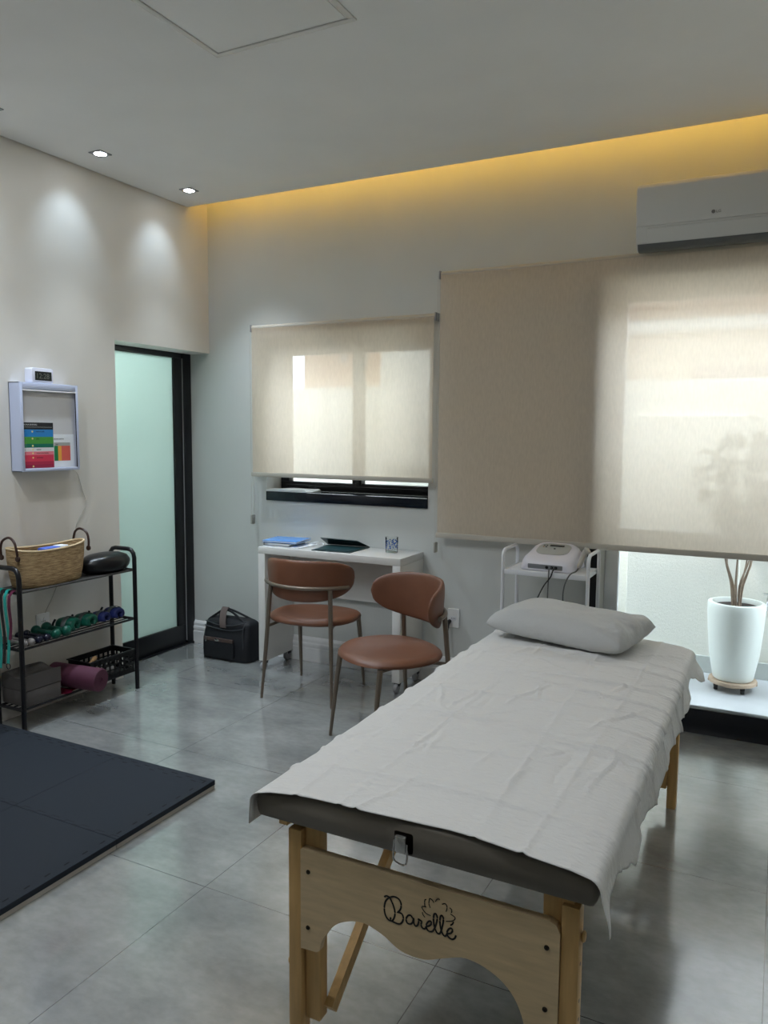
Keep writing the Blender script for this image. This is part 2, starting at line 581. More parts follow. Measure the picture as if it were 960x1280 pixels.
# neighbouring houses
M_house = mat('cream_house_paint', rgb(128, 110, 88), rough=.8, var=.03, vscale=2)
M_tile = mat('clay_roof', rgb(100, 78, 62), rough=.8, var=.15, vscale=6)
h = thing('house', 'beige house with tiled roof beyond the yard wall, seen through the big blind', 'house', (1.4, 10, 0))
bm = BM(); box(bm, (-3.5, -1.0, 0), (4.5, 3, 2.66)); box(bm, (-2.4, -1.03, 2.25), (4.5, -1.0, 2.3))
obj('wall', bm, M_house, h)
bm = BM(); box(bm, (-3.7, -1.35, 2.62), (4.7, -1.25, 2.75), .01); box(bm, (-3.7, -1.35, 2.60), (4.7, -1.0, 2.63))
obj('fascia', bm, mat('grey_fascia', rgb(138, 136, 130), rough=.6), h)
bm = BM()
for k in range(63):
    x = -3.68 + k * .135
    tube(bm, [(x, -1.4, 2.76), (x + .0, 1.2, 3.9)], .075, 8)
obj('roof', bm, M_tile, h)
bm = BM(); box(bm, (-2.30, -1.02, 2.08), (.3, -.98, 2.215))
obj('shutter', bm, mat('brown_shutter', rgb(92, 64, 48), rough=.6), h)
h = thing('house', 'plain beige building rising above the yard wall, seen through the small blind', 'house', (-5.2, 9.6, 0))
bm = BM(); box(bm, (-.62, -.6, 0), (.62, 1.5, 4.4)); box(bm, (-.66, -.64, 4.3), (.66, 1.5, 4.45))
obj('wall', bm, mat('orange_house_paint', rgb(132, 102, 76), rough=.8, var=.03, vscale=2), h)
for k in range(2):
    bm = BM(); box(bm, (-.05 + .3 * k, -.62, 2.42), (.05 + .3 * k, -.59, 2.52))
    obj('window', bm, mat('pale_window', rgb(120, 116, 110), rough=.5), h)

# planter
M_pot = mat('white_glazed_pot', rgb(226, 230, 222), rough=.3)
pl = thing('planter_pot', 'tall white glazed plant pot on a small wheeled stand in the yard', 'plant pot', (-.195, 4.97, .066))
bm = BM()
lathe(bm, [(.0, 0), (.105, 0), (.112, .006), (.138, .15), (.152, .30), (.158, .40), (.158, .452), (.155, .46), (.135, .462), (.130, .455), (.128, .43), (0, .43)], seg=48)
obj('body', bm, M_pot, pl)
bm = BM(); lathe(bm, [(.127, .428), (.127, .434), (0, .437)], seg=32)
obj('soil', bm, mat('dark_soil', rgb(52, 44, 38), rough=.95, bump=.8, bscale=60), pl)
st = thing('plant_stand', 'round wooden plant stand on black casters under the white pot', 'plant stand', (-.195, 4.97, 0))
bm = BM(); lathe(bm, [(0, .040), (.128, .040), (.134, .044), (.134, .06), (.130, .0645), (0, .0645)], seg=24)
box(bm, (-.135, -.03, .0395), (.135, .03, .055), .004); box(bm, (-.03, -.135, .0395), (.03, .135, .055), .004)
obj('top', bm, mat('weathered_wood', rgb(170, 150, 128), rough=.7, var=.25, vscale=14), st)
for k in range(4):
    a = PI / 4 * 2 * k + .6
    bm = BM(); lathe(bm, [(0, -.011), (.016, -.011), (.018, -.008), (.018, .008), (.016, .011), (0, .011)], (math.cos(a) * .105, math.sin(a) * .105, .018), 16, axis='X')
    box(bm, (math.cos(a) * .105 - .013, math.sin(a) * .105 - .012, .024), (math.cos(a) * .105 + .013, math.sin(a) * .105 + .012, .041))
    obj('caster', bm, M_plastic_b, st)
pt = thing('potted_shrub', 'leafy green shrub with several thin bare stems growing from the white pot', 'plant', (-.195, 4.97, .50))
bm = BM()
tips = []
for k in range(11):
    a = 2 * PI * k / 11 + random.uniform(-.3, .3)
    r1 = random.uniform(.05, .16)
    h1 = random.uniform(.42, .62)
    p = [(math.cos(a) * .022, math.sin(a) * .022, -.01), (math.cos(a) * .03 + random.uniform(-.012, .012), math.sin(a) * .03, .12), (math.cos(a) * (.04 + r1 * .45), math.sin(a) * r1 * .45, .28), (math.cos(a) * r1, math.sin(a) * r1 * .8, h1)]
    tube(bm, catmull(p, 5), [.0065 - .003 * i / 15 for i in range(16)], 6)
    tips.append((Vector(p[3]), Vector(p[2])))
# side shoots
shoots = []
for k in range(60):
    th = random.uniform(0, 2 * PI)
    ph = math.acos(random.uniform(-.75, 1))
    c = Vector((.04, 0, .68))
    e = c + Vector((.30 * math.sin(ph) * math.cos(th), .20 * math.sin(ph) * math.sin(th), .31 * math.cos(ph))) * random.uniform(.6, 1.0)
    if e.y > .24: e.y = .24
    s = min(tips, key=lambda q: (q[0] - e).length)[0]
    tube(bm, [s, (s + e) / 2 + Vector((0, 0, .02)), e], [.004, .003, .002], 5)
    shoots.append((e, (e - c).normalized()))
obj('stem', bm, mat('grey_brown_bark', rgb(146, 128, 110), rough=.8, var=.2, vscale=40), pt)
bm = BM()
for e, dr in shoots + [(t[0], Vector((0, 0, 1))) for t in tips]:
    for j in range(11):
        q = Vector((random.gauss(0, 1), random.gauss(0, 1), random.gauss(0, 1))).normalized()
        dv = (dr * .55 + q).normalized()
        sd = dv.cross(Vector((random.gauss(0, 1), random.gauss(0, 1), random.gauss(0, 1)))).normalized()
        nn = dv.cross(sd)
        ln = random.uniform(.06, .10)
        wd = ln * .17
        b0 = e
        vs = [b0, b0 + dv * ln * .4 + sd * wd + nn * .004, b0 + dv * ln * .75 + sd * wd * .7, b0 + dv * ln - nn * .008, b0 + dv * ln * .75 - sd * wd * .7, b0 + dv * ln * .4 - sd * wd + nn * .004]
        for q2 in vs:
            q2.y = min(q2.y, .265)
        bm.faces.new([bm.verts.new(v) for v in vs])
obj('foliage', bm, mat('green_leaf', rgb(58, 74, 42), rough=.5, var=.25, vscale=9), pt, smooth=False)
tp = thing('garden_tap', 'small metal garden tap on the white yard wall beside the pot', 'tap', (-.03, 5.3, .50))
bm = BM(); tube(bm, [(0, 0, 0), (0, -.05, 0), (0, -.075, -.012), (0, -.082, -.06)], .011, 10); obj('spout', bm, M_chrome, tp)
bm = BM(); tube(bm, [(0, -.045, .0), (0, -.045, .035)], .007, 8); box(bm, (-.03, -.051, .033), (.03, -.039, .042), .003); obj('handle', bm, M_chrome, tp)

# ------------------------------------------------------------------ ceiling things
M_lens = emit('lamp_lens_white', (.93, .97, 1), 22)
M_trim = mat('downlight_trim', rgb(150, 152, 154), rough=.4)
def downlight(x, y, label, energy):
    t = thing('downlight', label, 'ceiling light', (x, y, ZC), 0, 'recessed downlights along the left wall')
    bm = BM()
    o = rrect(-.055, -.055, .055, .055, .004, 2)
    lathe(bm, [(.034, -.0045), (.058, -.0045), (.058, 0), (.034, 0)], seg=4)
    ob = obj('trim', bm, M_trim, t); ob.rotation_euler = (0, 0, PI / 4)
    bm = BM(); lathe(bm, [(0, -.0075), (.022, -.0072), (.031, -.005), (.034, -.001), (0, -.001)], seg=28)
    obj('lens', bm, M_lens, t)
    for en, size, tilt in ((energy, 80, -14), (energy * .085, 70, 33)):     # main beam into the room, spill on the wall
        ld = bpy.data.lights.new('lamp', 'SPOT')
        ld.energy = en; ld.color = (.74, .87, 1) if tilt < 0 else (.62, .81, 1); ld.spot_size = math.radians(size); ld.spot_blend = 1.0; ld.shadow_soft_size = .03
        lo = bpy.data.objects.new('lamp', ld); COL.objects.link(lo); lo.parent = t; lo.location = (0, 0, -.02)
        lo.rotation_euler = (0, math.radians(tilt), 0)
    return t
EN = 34
downlight(-3.26, 3.775, 'square recessed downlight nearest the window wall', EN)
downlight(-3.26, 3.09, 'square recessed downlight above the wall light box', EN)
downlight(-3.26, 2.45, 'recessed downlight at the left edge, furthest from the window wall', EN)
hp = thing('ceiling_hatch', 'white square access hatch flush in the ceiling', 'ceiling hatch', (-1.72, 2.215, ZC))
bm = BM()
for lo, hi in (((-.31, -.31), (.31, -.287)), ((-.31, .287), (.31, .31)), ((-.31, -.287), (-.287, .287)), ((.287, -.287), (.31, .287))):
    box(bm, (*lo, -.006), (*hi, 0), .0015)
obj('frame', bm, M_white, hp)
bm = BM(); box(bm, (-.280, -.280, -.004), (.280, .280, 0), .001); obj('panel', bm, M_ceil, hp)

# cove LED strip, on the hidden ledge of the lowered ceiling
bm = BM(); box(bm, (XL + .06, YE - .040, ZC + .1005), (XR, YE - .025, ZC + .109))
tag(obj('led_strip', bm, emit('warm_led', (1, .58, .10), 14)), 'warm yellow light strip hidden on the ceiling ledge above the blinds', 'light strip')

# ------------------------------------------------------------------ air conditioner
M_ac = mat('ac_white', rgb(216, 214, 208), rough=.4)
ac = thing('air_conditioner', 'white split air conditioner mounted high above the large blind', 'air conditioner', (-.70, YB, 2.405))
W = .90
bm = BM()
prism(bm, [(0, .034), (-.10, .034), (-.13, 0), (-.165, .012), (-.18, .04), (-.19, .1), (-.195, .108), (-.2, .29), (-.19, .308), (-.17, .316), (0, .316)], 0, W, 'X', .006)
obj('body', bm, M_ac, ac)
bm = BM()
prism(bm, [(-.19, .109), (-.2035, .111), (-.207, .2), (-.205, .285), (-.197, .302), (-.18, .312), (-.17, .309)], .004, W - .004, 'X', .002)
obj('front_panel', bm, M_ac, ac)
bm = BM()
prism(bm, [(-.150, .004), (-.168, .009), (-.186, .036), (-.1965, .098), (-.19, .102), (-.17, .035)], .055, W - .055, 'X', .002)
obj('flap', bm, M_ac, ac)
bm = BM()
prism(bm, [(-.125, -.002), (-.150, -.003), (-.170, .006), (-.1845, .028), (-.18, .03), (-.15, .005), (-.125, .005)], .01, W - .01, 'X', .001)
obj('outlet', bm, mat('ac_dark_outlet', rgb(92, 94, 92), rough=.5), ac)
bm = BM()
lathe(bm, [(0, 0), (.0085, 0), (.0085, .0012), (0, .0012)], seg=20)
bm.transform(Matrix.Rotation(PI / 2, 4, 'X'))
bm.transform(Matrix.Translation((.352, -.2065, .142)))
t = text_bm('LG', .018, Matrix.Translation((.364, -.2068, .136)) @ Matrix.Rotation(PI / 2, 4, 'X'))
merge(bm, t)
obj('badge', bm, mat('badge_grey', rgb(120, 116, 112), rough=.4), ac, smooth=False)

# ------------------------------------------------------------------ roller blinds
M_bar = mat('blind_bar', rgb(186, 180, 168), rough=.5)
def blind(name, label, x0, x1, zt, zb, zchain, bar=.028, y=4.192, fabric=M_blind):
    t = thing(name, label, 'roller blind', (x0, YB, zb))
    w = x1 - x0
    yo = y - YB
    h = zt - zb
    bm = BM()
    box(bm, (.012, yo - .0006, bar), (w - .012, yo + .0006, h - .02))
    obj('fabric', bm, fabric, t, smooth=False)
    bm = BM()
    box(bm, (.004, yo - .007, 0), (w - .004, yo + .007, bar), .003)
    obj('bottom_bar', bm, M_bar, t)
    bm = BM()
    lathe(bm, [(0, .010), (.018, .010), (.018, w - .010), (0, w - .010)], (0, yo + .019, h - .015), 20, axis='X')
    obj('roller', bm, M_bar, t)
    for xx in (0, w - .008):
        bm = BM()
        box(bm, (xx, yo - .002, h - .04), (xx + .008, 0, h + .006), .002)
        obj('bracket', bm, M_grey, t)
    bm = BM()
    zc = zchain - zb
    for dy in (.006, .034):
        tube(bm, [(-.006, yo + dy, h - .015), (-.006, yo + dy, zc + .05)], .0016, 6)
    ch = obj('chain', bm, mat('bead_chain', rgb(200, 198, 192), rough=.4), t)
    bm = BM()
    box(bm, (-.012, yo + .0, zc - .01), (0, yo + .04, zc + .052), .004)
    obj('chain_weight', bm, mat('chain_weight_grey', rgb(168, 166, 156), rough=.4), ch)
    return t
blind('roller_blind', 'small beige roller blind over the window above the white desk', -3.13, -1.815, 2.19, 1.211, .90)
blind('roller_blind', 'large beige roller blind over the glazed door below the air conditioner', -1.797, 1.62, 2.418, .893, .81, bar=.030, y=4.186, fabric=M_blind2)

# ------------------------------------------------------------------ massage table
TX0, TX1, TY0, TY1 = -1.085, -.272, 1.452, 3.262
TC = (TX0 + TX1) / 2
tb = thing('massage_table', 'wooden folding massage table with taupe padded top, covered by a white sheet', 'massage table', (TC, (TY0 + TY1) / 2, 0))
hx, hy = (TX1 - TX0) / 2, (TY1 - TY0) / 2
ZB, ZS, CROWN = .586, .637, .023          # pad underside, shoulder height, crown
def pad_section(off=0, n=10):
    """half outline of the pad in x/z from the lower left corner over the top to the lower right one"""
    pts = []
    def top(x):
        return ZS + .006 + CROWN * (1 - abs(x / hx) ** 3.2)
    R = .022
    pts.append((-hx + .010, ZB))
    pts.append((-hx + .003, ZB + .012))
    for k in range(5):
        a = PI - k * PI / 2 / 5
        pts.append((-hx + R + R * math.cos(a), ZS - R + .006 + R * math.sin(a) * 1.0))
    for k in range(1, 24):
        x = -hx + R + (2 * hx - 2 * R) * k / 24
        pts.append((x, top(x)))
    L = len(pts)
    half = pts[:7]
    for x, z in half[::-1]:
        pts.append((-x, z))
    return pts
SECT = pad_section()
bm = BM()
rows = []
ys = [(-hy, .80), (-hy + .004, .90), (-hy + .012, 1), (hy - .012, 1), (hy - .004, .90), (hy, .80)]
cz = (ZB + ZS) / 2
for y, s in ys:
    ins = (1 - s) * .05
    rows.append([bm.verts.new((x * (1 - ins / hx), y, cz + (z - cz) * (1 - ins / .05))) for x, z in SECT])
for a, b in zip(rows, rows[1:]):
    for k in range(len(SECT)):
        k2 = (k + 1) % len(SECT)
        bm.faces.new((a[k], a[k2], b[k2], b[k]))
bm.faces.new(rows[0]); bm.faces.new(rows[-1][::-1])
obj('mattress', bm, M_taupe, tb, angle=50)
bm = BM()
for lo, hi in (((-hx + .05, -hy + .03), (-hx + .075, hy - .03)), ((hx - .075, -hy + .03), (hx - .05, hy - .03)), ((-hx + .075, -hy + .30), (hx - .075, -hy + .33)), ((-hx + .075, hy - .05), (hx - .075, hy - .03)), ((-hx + .075, -.02), (hx - .075, .02))):
    box(bm, (*lo, .562), (*hi, ZB + .002), .002)
obj('frame', bm, M_beech, tb)
LX0, LX1 = -1.0 - TC, -.309 - TC          # outer faces of the legs
def table_end(sy):
    """legs, ply panel, braces at one end; sy=-1 is the near end"""
    yf = sy * (hy - .018)                  # outer face of the legs
    yin = yf - sy * .040
    for sx, xo in ((1, LX0), (-1, LX1)):
        bm = BM()
        xa, xb = sorted((xo, xo + sx * .036))
        box(bm, (xa, min(yf, yin), 0), (xb, max(yf, yin), .566), .003)
        leg = obj('leg', bm, M_beech, tb)
        bm = BM()
        xa, xb = sorted((xo + sx * .0375, xo + sx * .078))
        ya, yb = sorted((yf - sy * .016, yf - sy * .052))
        box(bm, (xa, ya, .085), (xb, yb, ZB - .002), .003)
        obj('upper_leg', bm, M_beech, leg)
        for zz in (.12, .16, .20, .24, .28, .32, .36, .44) if sy < 0 and sx < 0 else ():
            obj('peg_hole', tube(BM(), [(xo - sx * .0004, yf - sy * .02, zz), (xo + sx * .002, yf - sy * .02, zz)], .004, 8), M_screw, leg)
        bm = BM()
        zk = .22 if sx == 1 else .50
        lathe(bm, [(0, 0), (.005, 0), (.005, .002), (.011, .003), (.012, .006), (.009, .009), (0, .009)], (0, 0, 0), 14, axis='X')
        if sx == 1:
            bm.transform(Matrix.Scale(-1, 4, (1, 0, 0)))
        bm.transform(Matrix.Translation((xo, yf - sy * .02, zk)))
        obj('knob', bm, M_beech, leg)
        # brace from the upper leg's foot to the underside
        xc = xo + sx * .090
        bm = BM()
        s = .013
        p0 = Vector((xc, yf - sy * .045, .105)); p1 = Vector((xc + sx * .012, yf - sy * .60, .566))
        dd = (p1 - p0).normalized(); up = Vector((1, 0, 0)); nn = dd.cross(up).normalized()
        vs = [[bm.verts.new(p + up * a * .011 + nn * b * .017) for a, b in ((-1, -1), (1, -1), (1, 1), (-1, 1))] for p in (p0, p1)]
        for k in range(4):
            bm.faces.new((vs[0][k], vs[0][(k + 1) % 4], vs[1][(k + 1) % 4], vs[1][k]))
        bm.faces.new(vs[0][::-1]); bm.faces.new(vs[1])
        obj('brace', bm, M_beech, tb, smooth=False)
    # plywood end panel with its wavy lower edge
    px0, px1 = LX0 + .037, LX1 - .037
    zt = .527
    out = [(px0, .276), (px0, zt - .004), (px0 + .004, zt), (px1 - .022, zt), (px1 - .008, zt - .006), (px1, zt - .022), (px1, .12), (px1 - .055, .12)]
    low = [(-.403, .20), (-.416, .290), (-.444, .346), (-.491, .378), (-.546, .388), (-.594, .372), (-.643, .353), (-.699, .355), (-.746, .379), (-.799, .391), (-.860, .369), (-.899, .321), (-.911, .284)]
    low = [(p.x - TC, p.y) for p in [Vector((a, b)) for a, b in low]]
    sm = catmull([(a, b, 0) for a, b in low], 5)
    out += [(p.x, p.y) for p in sm] + [(low[-1][0] - .008, .279)]
    ya, yb = sorted((yf + sy * .004, yf - sy * .0145))
    bm = BM(); prism(bm, out, ya, yb, 'Y')
    pn = obj('end_panel', bm, M_wood, tb, smooth=False)
    for zx, zz in ((-.941, .473), (-.942, .334), (-.372, .469), (-.372, .335)):
        bm = BM()
        lathe(bm, [(0, 0), (.0055, 0), (.005, .002), (.0022, .0025), (.0022, .001), (0, .001)], seg=14)
        bm.transform(Matrix.Rotation(PI / 2 * (1 if sy < 0 else -1), 4, 'X'))
        bm.transform(Matrix.Translation((zx - TC, yf + sy * .0042, zz)))
        obj('screw', bm, M_screw, pn)
    return yf, pn
yf, panel = table_end(-1)
table_end(1)
# black script lettering and lotus flower on the near end panel (strokes traced in panel metres)
STROKES = [(0.0021, [(-0.7401, 0.4701), (-0.7347, 0.4738), (-0.727, 0.4719), (-0.7182, 0.458), (-0.7132, 0.4409), (-0.7157, 0.4268), (-0.7211, 0.4185), (-0.7244, 0.421), (-0.7233, 0.4265)]), (0.0021, [(-0.7211, 0.4183), (-0.7298, 0.4193), (-0.7376, 0.4294), (-0.7399, 0.4453), (-0.7368, 0.4608), (-0.7281, 0.4716), (-0.7162, 0.4775), (-0.7043, 0.4755), (-0.6984, 0.4659), (-0.6996, 0.4533), (-0.7061, 0.4441), (-0.7077, 0.4443)]), (0.0021, [(-0.7061, 0.4441), (-0.6964, 0.443), (-0.6925, 0.4339), (-0.6962, 0.4225), (-0.7037, 0.4171), (-0.7156, 0.4175), (-0.7222, 0.4186)]), (0.0021, [(-0.6697, 0.4409), (-0.6751, 0.446), (-0.6814, 0.4434), (-0.6856, 0.435), (-0.6834, 0.4264), (-0.6759, 0.4253), (-0.6696, 0.4317), (-0.6676, 0.4415), (-0.6668, 0.4305), (-0.6632, 0.4251), (-0.6579, 0.4282), (-0.6549, 0.4403), (-0.6571, 0.4433), (-0.6497, 0.4409), (-0.648, 0.439), (-0.6496, 0.4318), (-0.6463, 0.4257), (-0.6401, 0.4256), (-0.637, 0.4317), (-0.6298, 0.4359), (-0.6251, 0.4424), (-0.6269, 0.4473), (-0.633, 0.444), (-0.6371, 0.4347), (-0.6348, 0.4253), (-0.6275, 0.4229), (-0.6204, 0.4278), (-0.6144, 0.4427), (-0.6116, 0.4597), (-0.6148, 0.4677), (-0.6189, 0.4655), (-0.6204, 0.455), (-0.6185, 0.4395), (-0.6142, 0.4287), (-0.609, 0.4243), (-0.6039, 0.4279), (-0.5991, 0.4455), (-0.5973, 0.4621), (-0.6005, 0.4681), (-0.6041, 0.465), (-0.6053, 0.4536), (-0.6031, 0.4382), (-0.5988, 0.4275), (-0.5926, 0.4235), (-0.5876, 0.4301), (-0.5796, 0.4346), (-0.5757, 0.4418), (-0.5788, 0.4458), (-0.5848, 0.442), (-0.5887, 0.4317), (-0.5845, 0.4241), (-0.5764, 0.4217), (-0.5704, 0.4262), (-0.5679, 0.4333)]), (0.00168, [(-0.5741, 0.4622), (-0.576, 0.4567), (-0.5809, 0.4521)]), (0.00115, [(-0.6468, 0.4621), (-0.6457, 0.4573), (-0.6404, 0.4519)]), (0.00115, [(-0.6271, 0.46), (-0.6375, 0.4619), (-0.6448, 0.4677), (-0.6481, 0.4748), (-0.6377, 0.4769)]), (0.00115, [(-0.6408, 0.477), (-0.6419, 0.4847), (-0.641, 0.4921), (-0.6379, 0.494)]), (0.00115, [(-0.6283, 0.4777), (-0.6316, 0.4858), (-0.6307, 0.4961), (-0.6287, 0.4987), (-0.6235, 0.4962), (-0.6203, 0.4921)]), (0.00115, [(-0.6163, 0.4953), (-0.6133, 0.5012), (-0.6092, 0.5034), (-0.6061, 0.5023)]), (0.00115, [(-0.6009, 0.4939), (-0.5938, 0.4974), (-0.5897, 0.4932), (-0.5896, 0.4863), (-0.5915, 0.4798)]), (0.00115, [(-0.5836, 0.4911), (-0.5796, 0.4893), (-0.5781, 0.4848), (-0.5794, 0.4814)]), (0.00115, [(-0.5814, 0.4779), (-0.5743, 0.4751), (-0.5702, 0.4714), (-0.5761, 0.4636), (-0.5912, 0.458)])]
bm = BM()
for wd, st_ in STROKES:
    pts = catmull([(x - TC, 0, z) for x, z in st_], 5)
    tube(bm, [(p.x, yf - .0045, p.z) for p in pts], [wd] * len(pts), 8, sx=1, up=(0, 0, 1))
for v in bm.verts:
    v.co.y = yf - .0045 + (v.co.y - (yf - .0045)) * .3
obj('lettering', bm, mat('black_ink', rgb(18, 16, 16), rough=.5), panel)
# case latch on the pad's end
bm = BM()
yl = -hy + .004
cx = -.690 - TC
o = rrect(cx - .021, .594, cx + .026, .642, .006)
prism(bm, o, yl - .004, yl + .004, 'Y', .001)
lt = obj('latch_plate', bm, M_screw, tb)
bm = BM(); prism(bm, rrect(cx - .014, .598, cx + .012, .636, .003), yl - .016, yl - .003, 'Y', .003)
obj('latch_lever', bm, M_chrome, lt)
bm = BM(); tube(bm, catmull([(cx - .016, yl - .012, .625), (cx - .017, yl - .014, .59), (cx - .012, yl - .015, .577), (cx + .010, yl - .015, .573), (cx + .015, yl - .014, .588), (cx + .014, yl - .012, .62)], 5), .0022, 8)
obj('latch_loop', bm, M_chrome, lt)
# tension cables under the pad
bm = BM()
tube(bm, [(-.80 - TC, -hy + .12, .566), (-.905 - TC, -hy + .38, .38)], .0022, 6)
tube(bm, [(-.72 - TC, -hy + .12, .566), (-.900 - TC, -hy + .38, .38)], .0022, 6)
obj('cable', bm, M_cable, tb)

# ------------------------------------------------------------------ sheet draped over the table
def hang_right(y):
    K = [(1.40, .085), (1.47, .10), (1.53, .062), (1.60, .058), (1.70, .085), (1.78, .122), (1.82, .105), (1.86, .072), (1.97, .098), (2.1, .112), (2.22, .122), (2.35, .108), (2.46, .104), (2.58, .100), (2.66, .098), (2.78, .106), (2.90, .114), (2.98, .06), (3.06, .05), (3.14, .07), (3.2, .098), (3.28, .11)]
    for (a, p), (b, q) in zip(K, K[1:]):
        if a <= y <= b:
            t = (y - a) / (b - a)
            t = t * t * (3 - 2 * t)
            return p + (q - p) * t
    return K[0][1] if y < K[0][0] else K[-1][1]
rs = random.Random(5)
from mathutils import noise as NZ
def sheet_mesh():
    bm = BM()
    top = SECT[2:-2]
    # dense arc-length table of the pad's outline
    P = [Vector((x, 0, z)) for x, z in top]
    P = [Vector((-hx, 0, ZS - .016)), *P, Vector((hx, 0, ZS - .016))]
    S = [0]
    for a, b in zip(P, P[1:]):
        S.append(S[-1] + (b - a).length)
    LT = S[-1]
    def at(s):
        if s <= 0:
            return Vector((-hx, 0, ZS - .016 + s)), Vector((-1, 0, 0))
        if s >= LT:
            return Vector((hx, 0, ZS - .016 - (s - LT))), Vector((1, 0, 0))
        for i in range(len(S) - 1):
            if S[i] <= s <= S[i + 1]:
                t = (s - S[i]) / max(1e-9, S[i + 1] - S[i])
                p = P[i].lerp(P[i + 1], t)
                d = (P[i + 1] - P[i]).normalized()
                return p, Vector((-d.z, 0, d.x))
    folds = [(1.62, .004, .004, 0), (1.86, .0035, .006, .03), (2.08, .004, -.02, -.02), (2.33, .004, .02, .03), (2.52, .005, -.05, -.03), (2.60, .005, .03, 0), (2.80, .0045, .0, .02), (2.92, .003, .03, .0)]
    lfolds = [(-.14, .003, .10), (.12, .003, -.12), (.27, .0025, .05), (-.3, .0025, -.06)]
    creases = []
    for _ in range(64):
        cx, cy = rs.uniform(-hx, hx), rs.uniform(-hy, hy)
        an = rs.choice([rs.gauss(0, .25), rs.gauss(PI / 2, .3), rs.uniform(0, PI)])
        creases.append((cx, cy, math.cos(an), math.sin(an), rs.uniform(.06, .2), rs.uniform(.004, .008), rs.uniform(.003, .008) * rs.choice([1, 1, -1])))
    def wrinkle(x, y, w):
        yl_ = y
        h = .0030 * NZ.noise(Vector((x * 4, y * 4, 1))) + .0016 * NZ.noise(Vector((x * 11, y * 13, 4)))
        for yy, a, sl, cv in folds:
            dd = y - (yy - (TY0 + TY1) / 2) - sl * x - cv * math.sin(x * 6)
            m = .35 + .65 * max(0, NZ.noise(Vector((x * 3, yy * 7, 2))) + .4)
            h += 2.2 * a * m * math.exp(-(dd / .007) ** 2)
            h += a * .35 * math.exp(-(dd / .035) ** 2)
        for xx, a, sl in lfolds:
            dd = x - xx - sl * y * .3
            m = .3 + .7 * max(0, NZ.noise(Vector((y * 3, xx * 9, 7))) + .3)
            h += 2.2 * a * m * math.exp(-(dd / .006) ** 2)
        for cx, cy, ca, sa, ln, wd, a in creases:
            u = (x - cx) * ca + (y - cy) * sa
            if abs(u) > ln:
                continue
            v = -(x - cx) * sa + (y - cy) * ca + .02 * math.sin(u * 14)
            if abs(v) > wd * 3:
                continue
            h += a * (1 - (u / ln) ** 2) * math.exp(-(v / wd) ** 2)
        return h
    NU, NV = 150, 250
    y_lo, y_hi = TY0 - .004, TY1 + .006
    cyy = (TY0 + TY1) / 2
    grid_v = []
    for j in range(NV + 1):
        v = j / NV
        y = y_lo + (y_hi - y_lo) * v
        hl = .050 + .006 * math.sin(y * 5)
        hr = hang_right(y) - .02
        row = []
        for i in range(NU + 1):
            u = i / NU
            s = -hl + (LT + hl + hr) * u
            p, n = at(s)
            yy = y - cyy
            h = .004 + max(-.003, wrinkle(p.x if 0 < s < LT else p.x + .3 * s, yy, 1))
            if s > LT:
                q = s - LT
                f = smoothstep(0, .09, q)
                h += f * (.012 + .016 * NZ.noise(Vector((y * 7, q * 5, 3.3))) + .005 * NZ.noise(Vector((y * 13, q * 8, 8.1)))) + .012 * f * math.exp(-((y - 3.21) / .06) ** 2)
            if s < 0:
                q = -s
                f = smoothstep(0, .07, q)
                h += f * (.006 + .003 * math.sin(y * 8))
            # near-end hem: waves a little, its two corners droop
            co = Vector((p.x, yy, p.z)) + n * h
            e = smoothstep(.06, 0, y - y_lo)
            co.y += e * (.004 * math.sin(p.x * 7 + 1) + .003 * math.sin(p.x * 19))
            if s > LT - .02:
                k = smoothstep(LT - .02, LT + .06, s)
                co.y -= e * k * .012
                co.x += e * k * .012
            if p.x > hx - .02 and y > 3.15:
                co.x += .02 * smoothstep(3.15, 3.26, y) * smoothstep(0, .06, s - LT)
            row.append(bm.verts.new(co))
        grid_v.append(row)
    for j in range(NV):
        for i in range(NU):
            bm.faces.new((grid_v[j][i], grid_v[j][i + 1], grid_v[j + 1][i + 1], grid_v[j + 1][i]))
    # thin tail of cloth hanging from the near right corner
    return bm
so = obj('bed_sheet', sheet_mesh(), M_sheet, None, angle=180, loc=(TC, (TY0 + TY1) / 2, 0))
sm = so.modifiers.new('thickness', 'SOLIDIFY'); sm.thickness = .0014; sm.offset = 1
tag(so, 'creased white cotton sheet draped over the massage table, hanging down its right side', 'sheet')

# ------------------------------------------------------------------ pillow
def pillow_fn(u, v, side):
    a, b = u * 2 - 1, v * 2 - 1
    L_, W_ = .300, .180
    x = a * L_ * (1 - .02 * (1 - b * b) - .05 * abs(b) ** 6 * (a < 0))
    y = b * W_ * (1 - .04 * (1 - a * a) - .07 * abs(a) ** 6)
    ka = 3.4 if a < 0 else 9.0
    t = max(0, 1 - abs(a) ** ka) ** .5 * max(0, 1 - abs(b) ** 4.2) ** .5
    w = .005 * NZ.noise(Vector((a * 3.2, b * 3, side * 3 + 1)))
    w += .007 * smoothstep(.5, .95, a) * math.sin(b * 9 + a * 6 + side) + .006 * smoothstep(.4, .9, a) * NZ.noise(Vector((a * 7, b * 13, 5)))
    w += .003 * smoothstep(-.5, -.9, a) * NZ.noise(Vector((a * 14, b * 7, 5)))
    if side > 0:
        z = .088 * t * (1 - .08 * a) + w * t ** .4
    else:
        z = -.026 * t ** .7 + .004 * NZ.noise(Vector((a * 9, b * 9, 2))) * t ** .4
    # the seam lifts at the corners
    z += .010 * (abs(a) ** 4) * (abs(b) ** 2) + .016 * max(0, a) ** 3 * (.5 + .5 * b)
    return Vector((x, y, z))
bm = BM()
grid(bm, lambda u, v: pillow_fn(u, v, 1), 60, 44)
grid(bm, lambda u, v: pillow_fn(u, v, -1), 60, 44)
bmesh.ops.remove_doubles(bm, verts=bm.verts, dist=.0004)
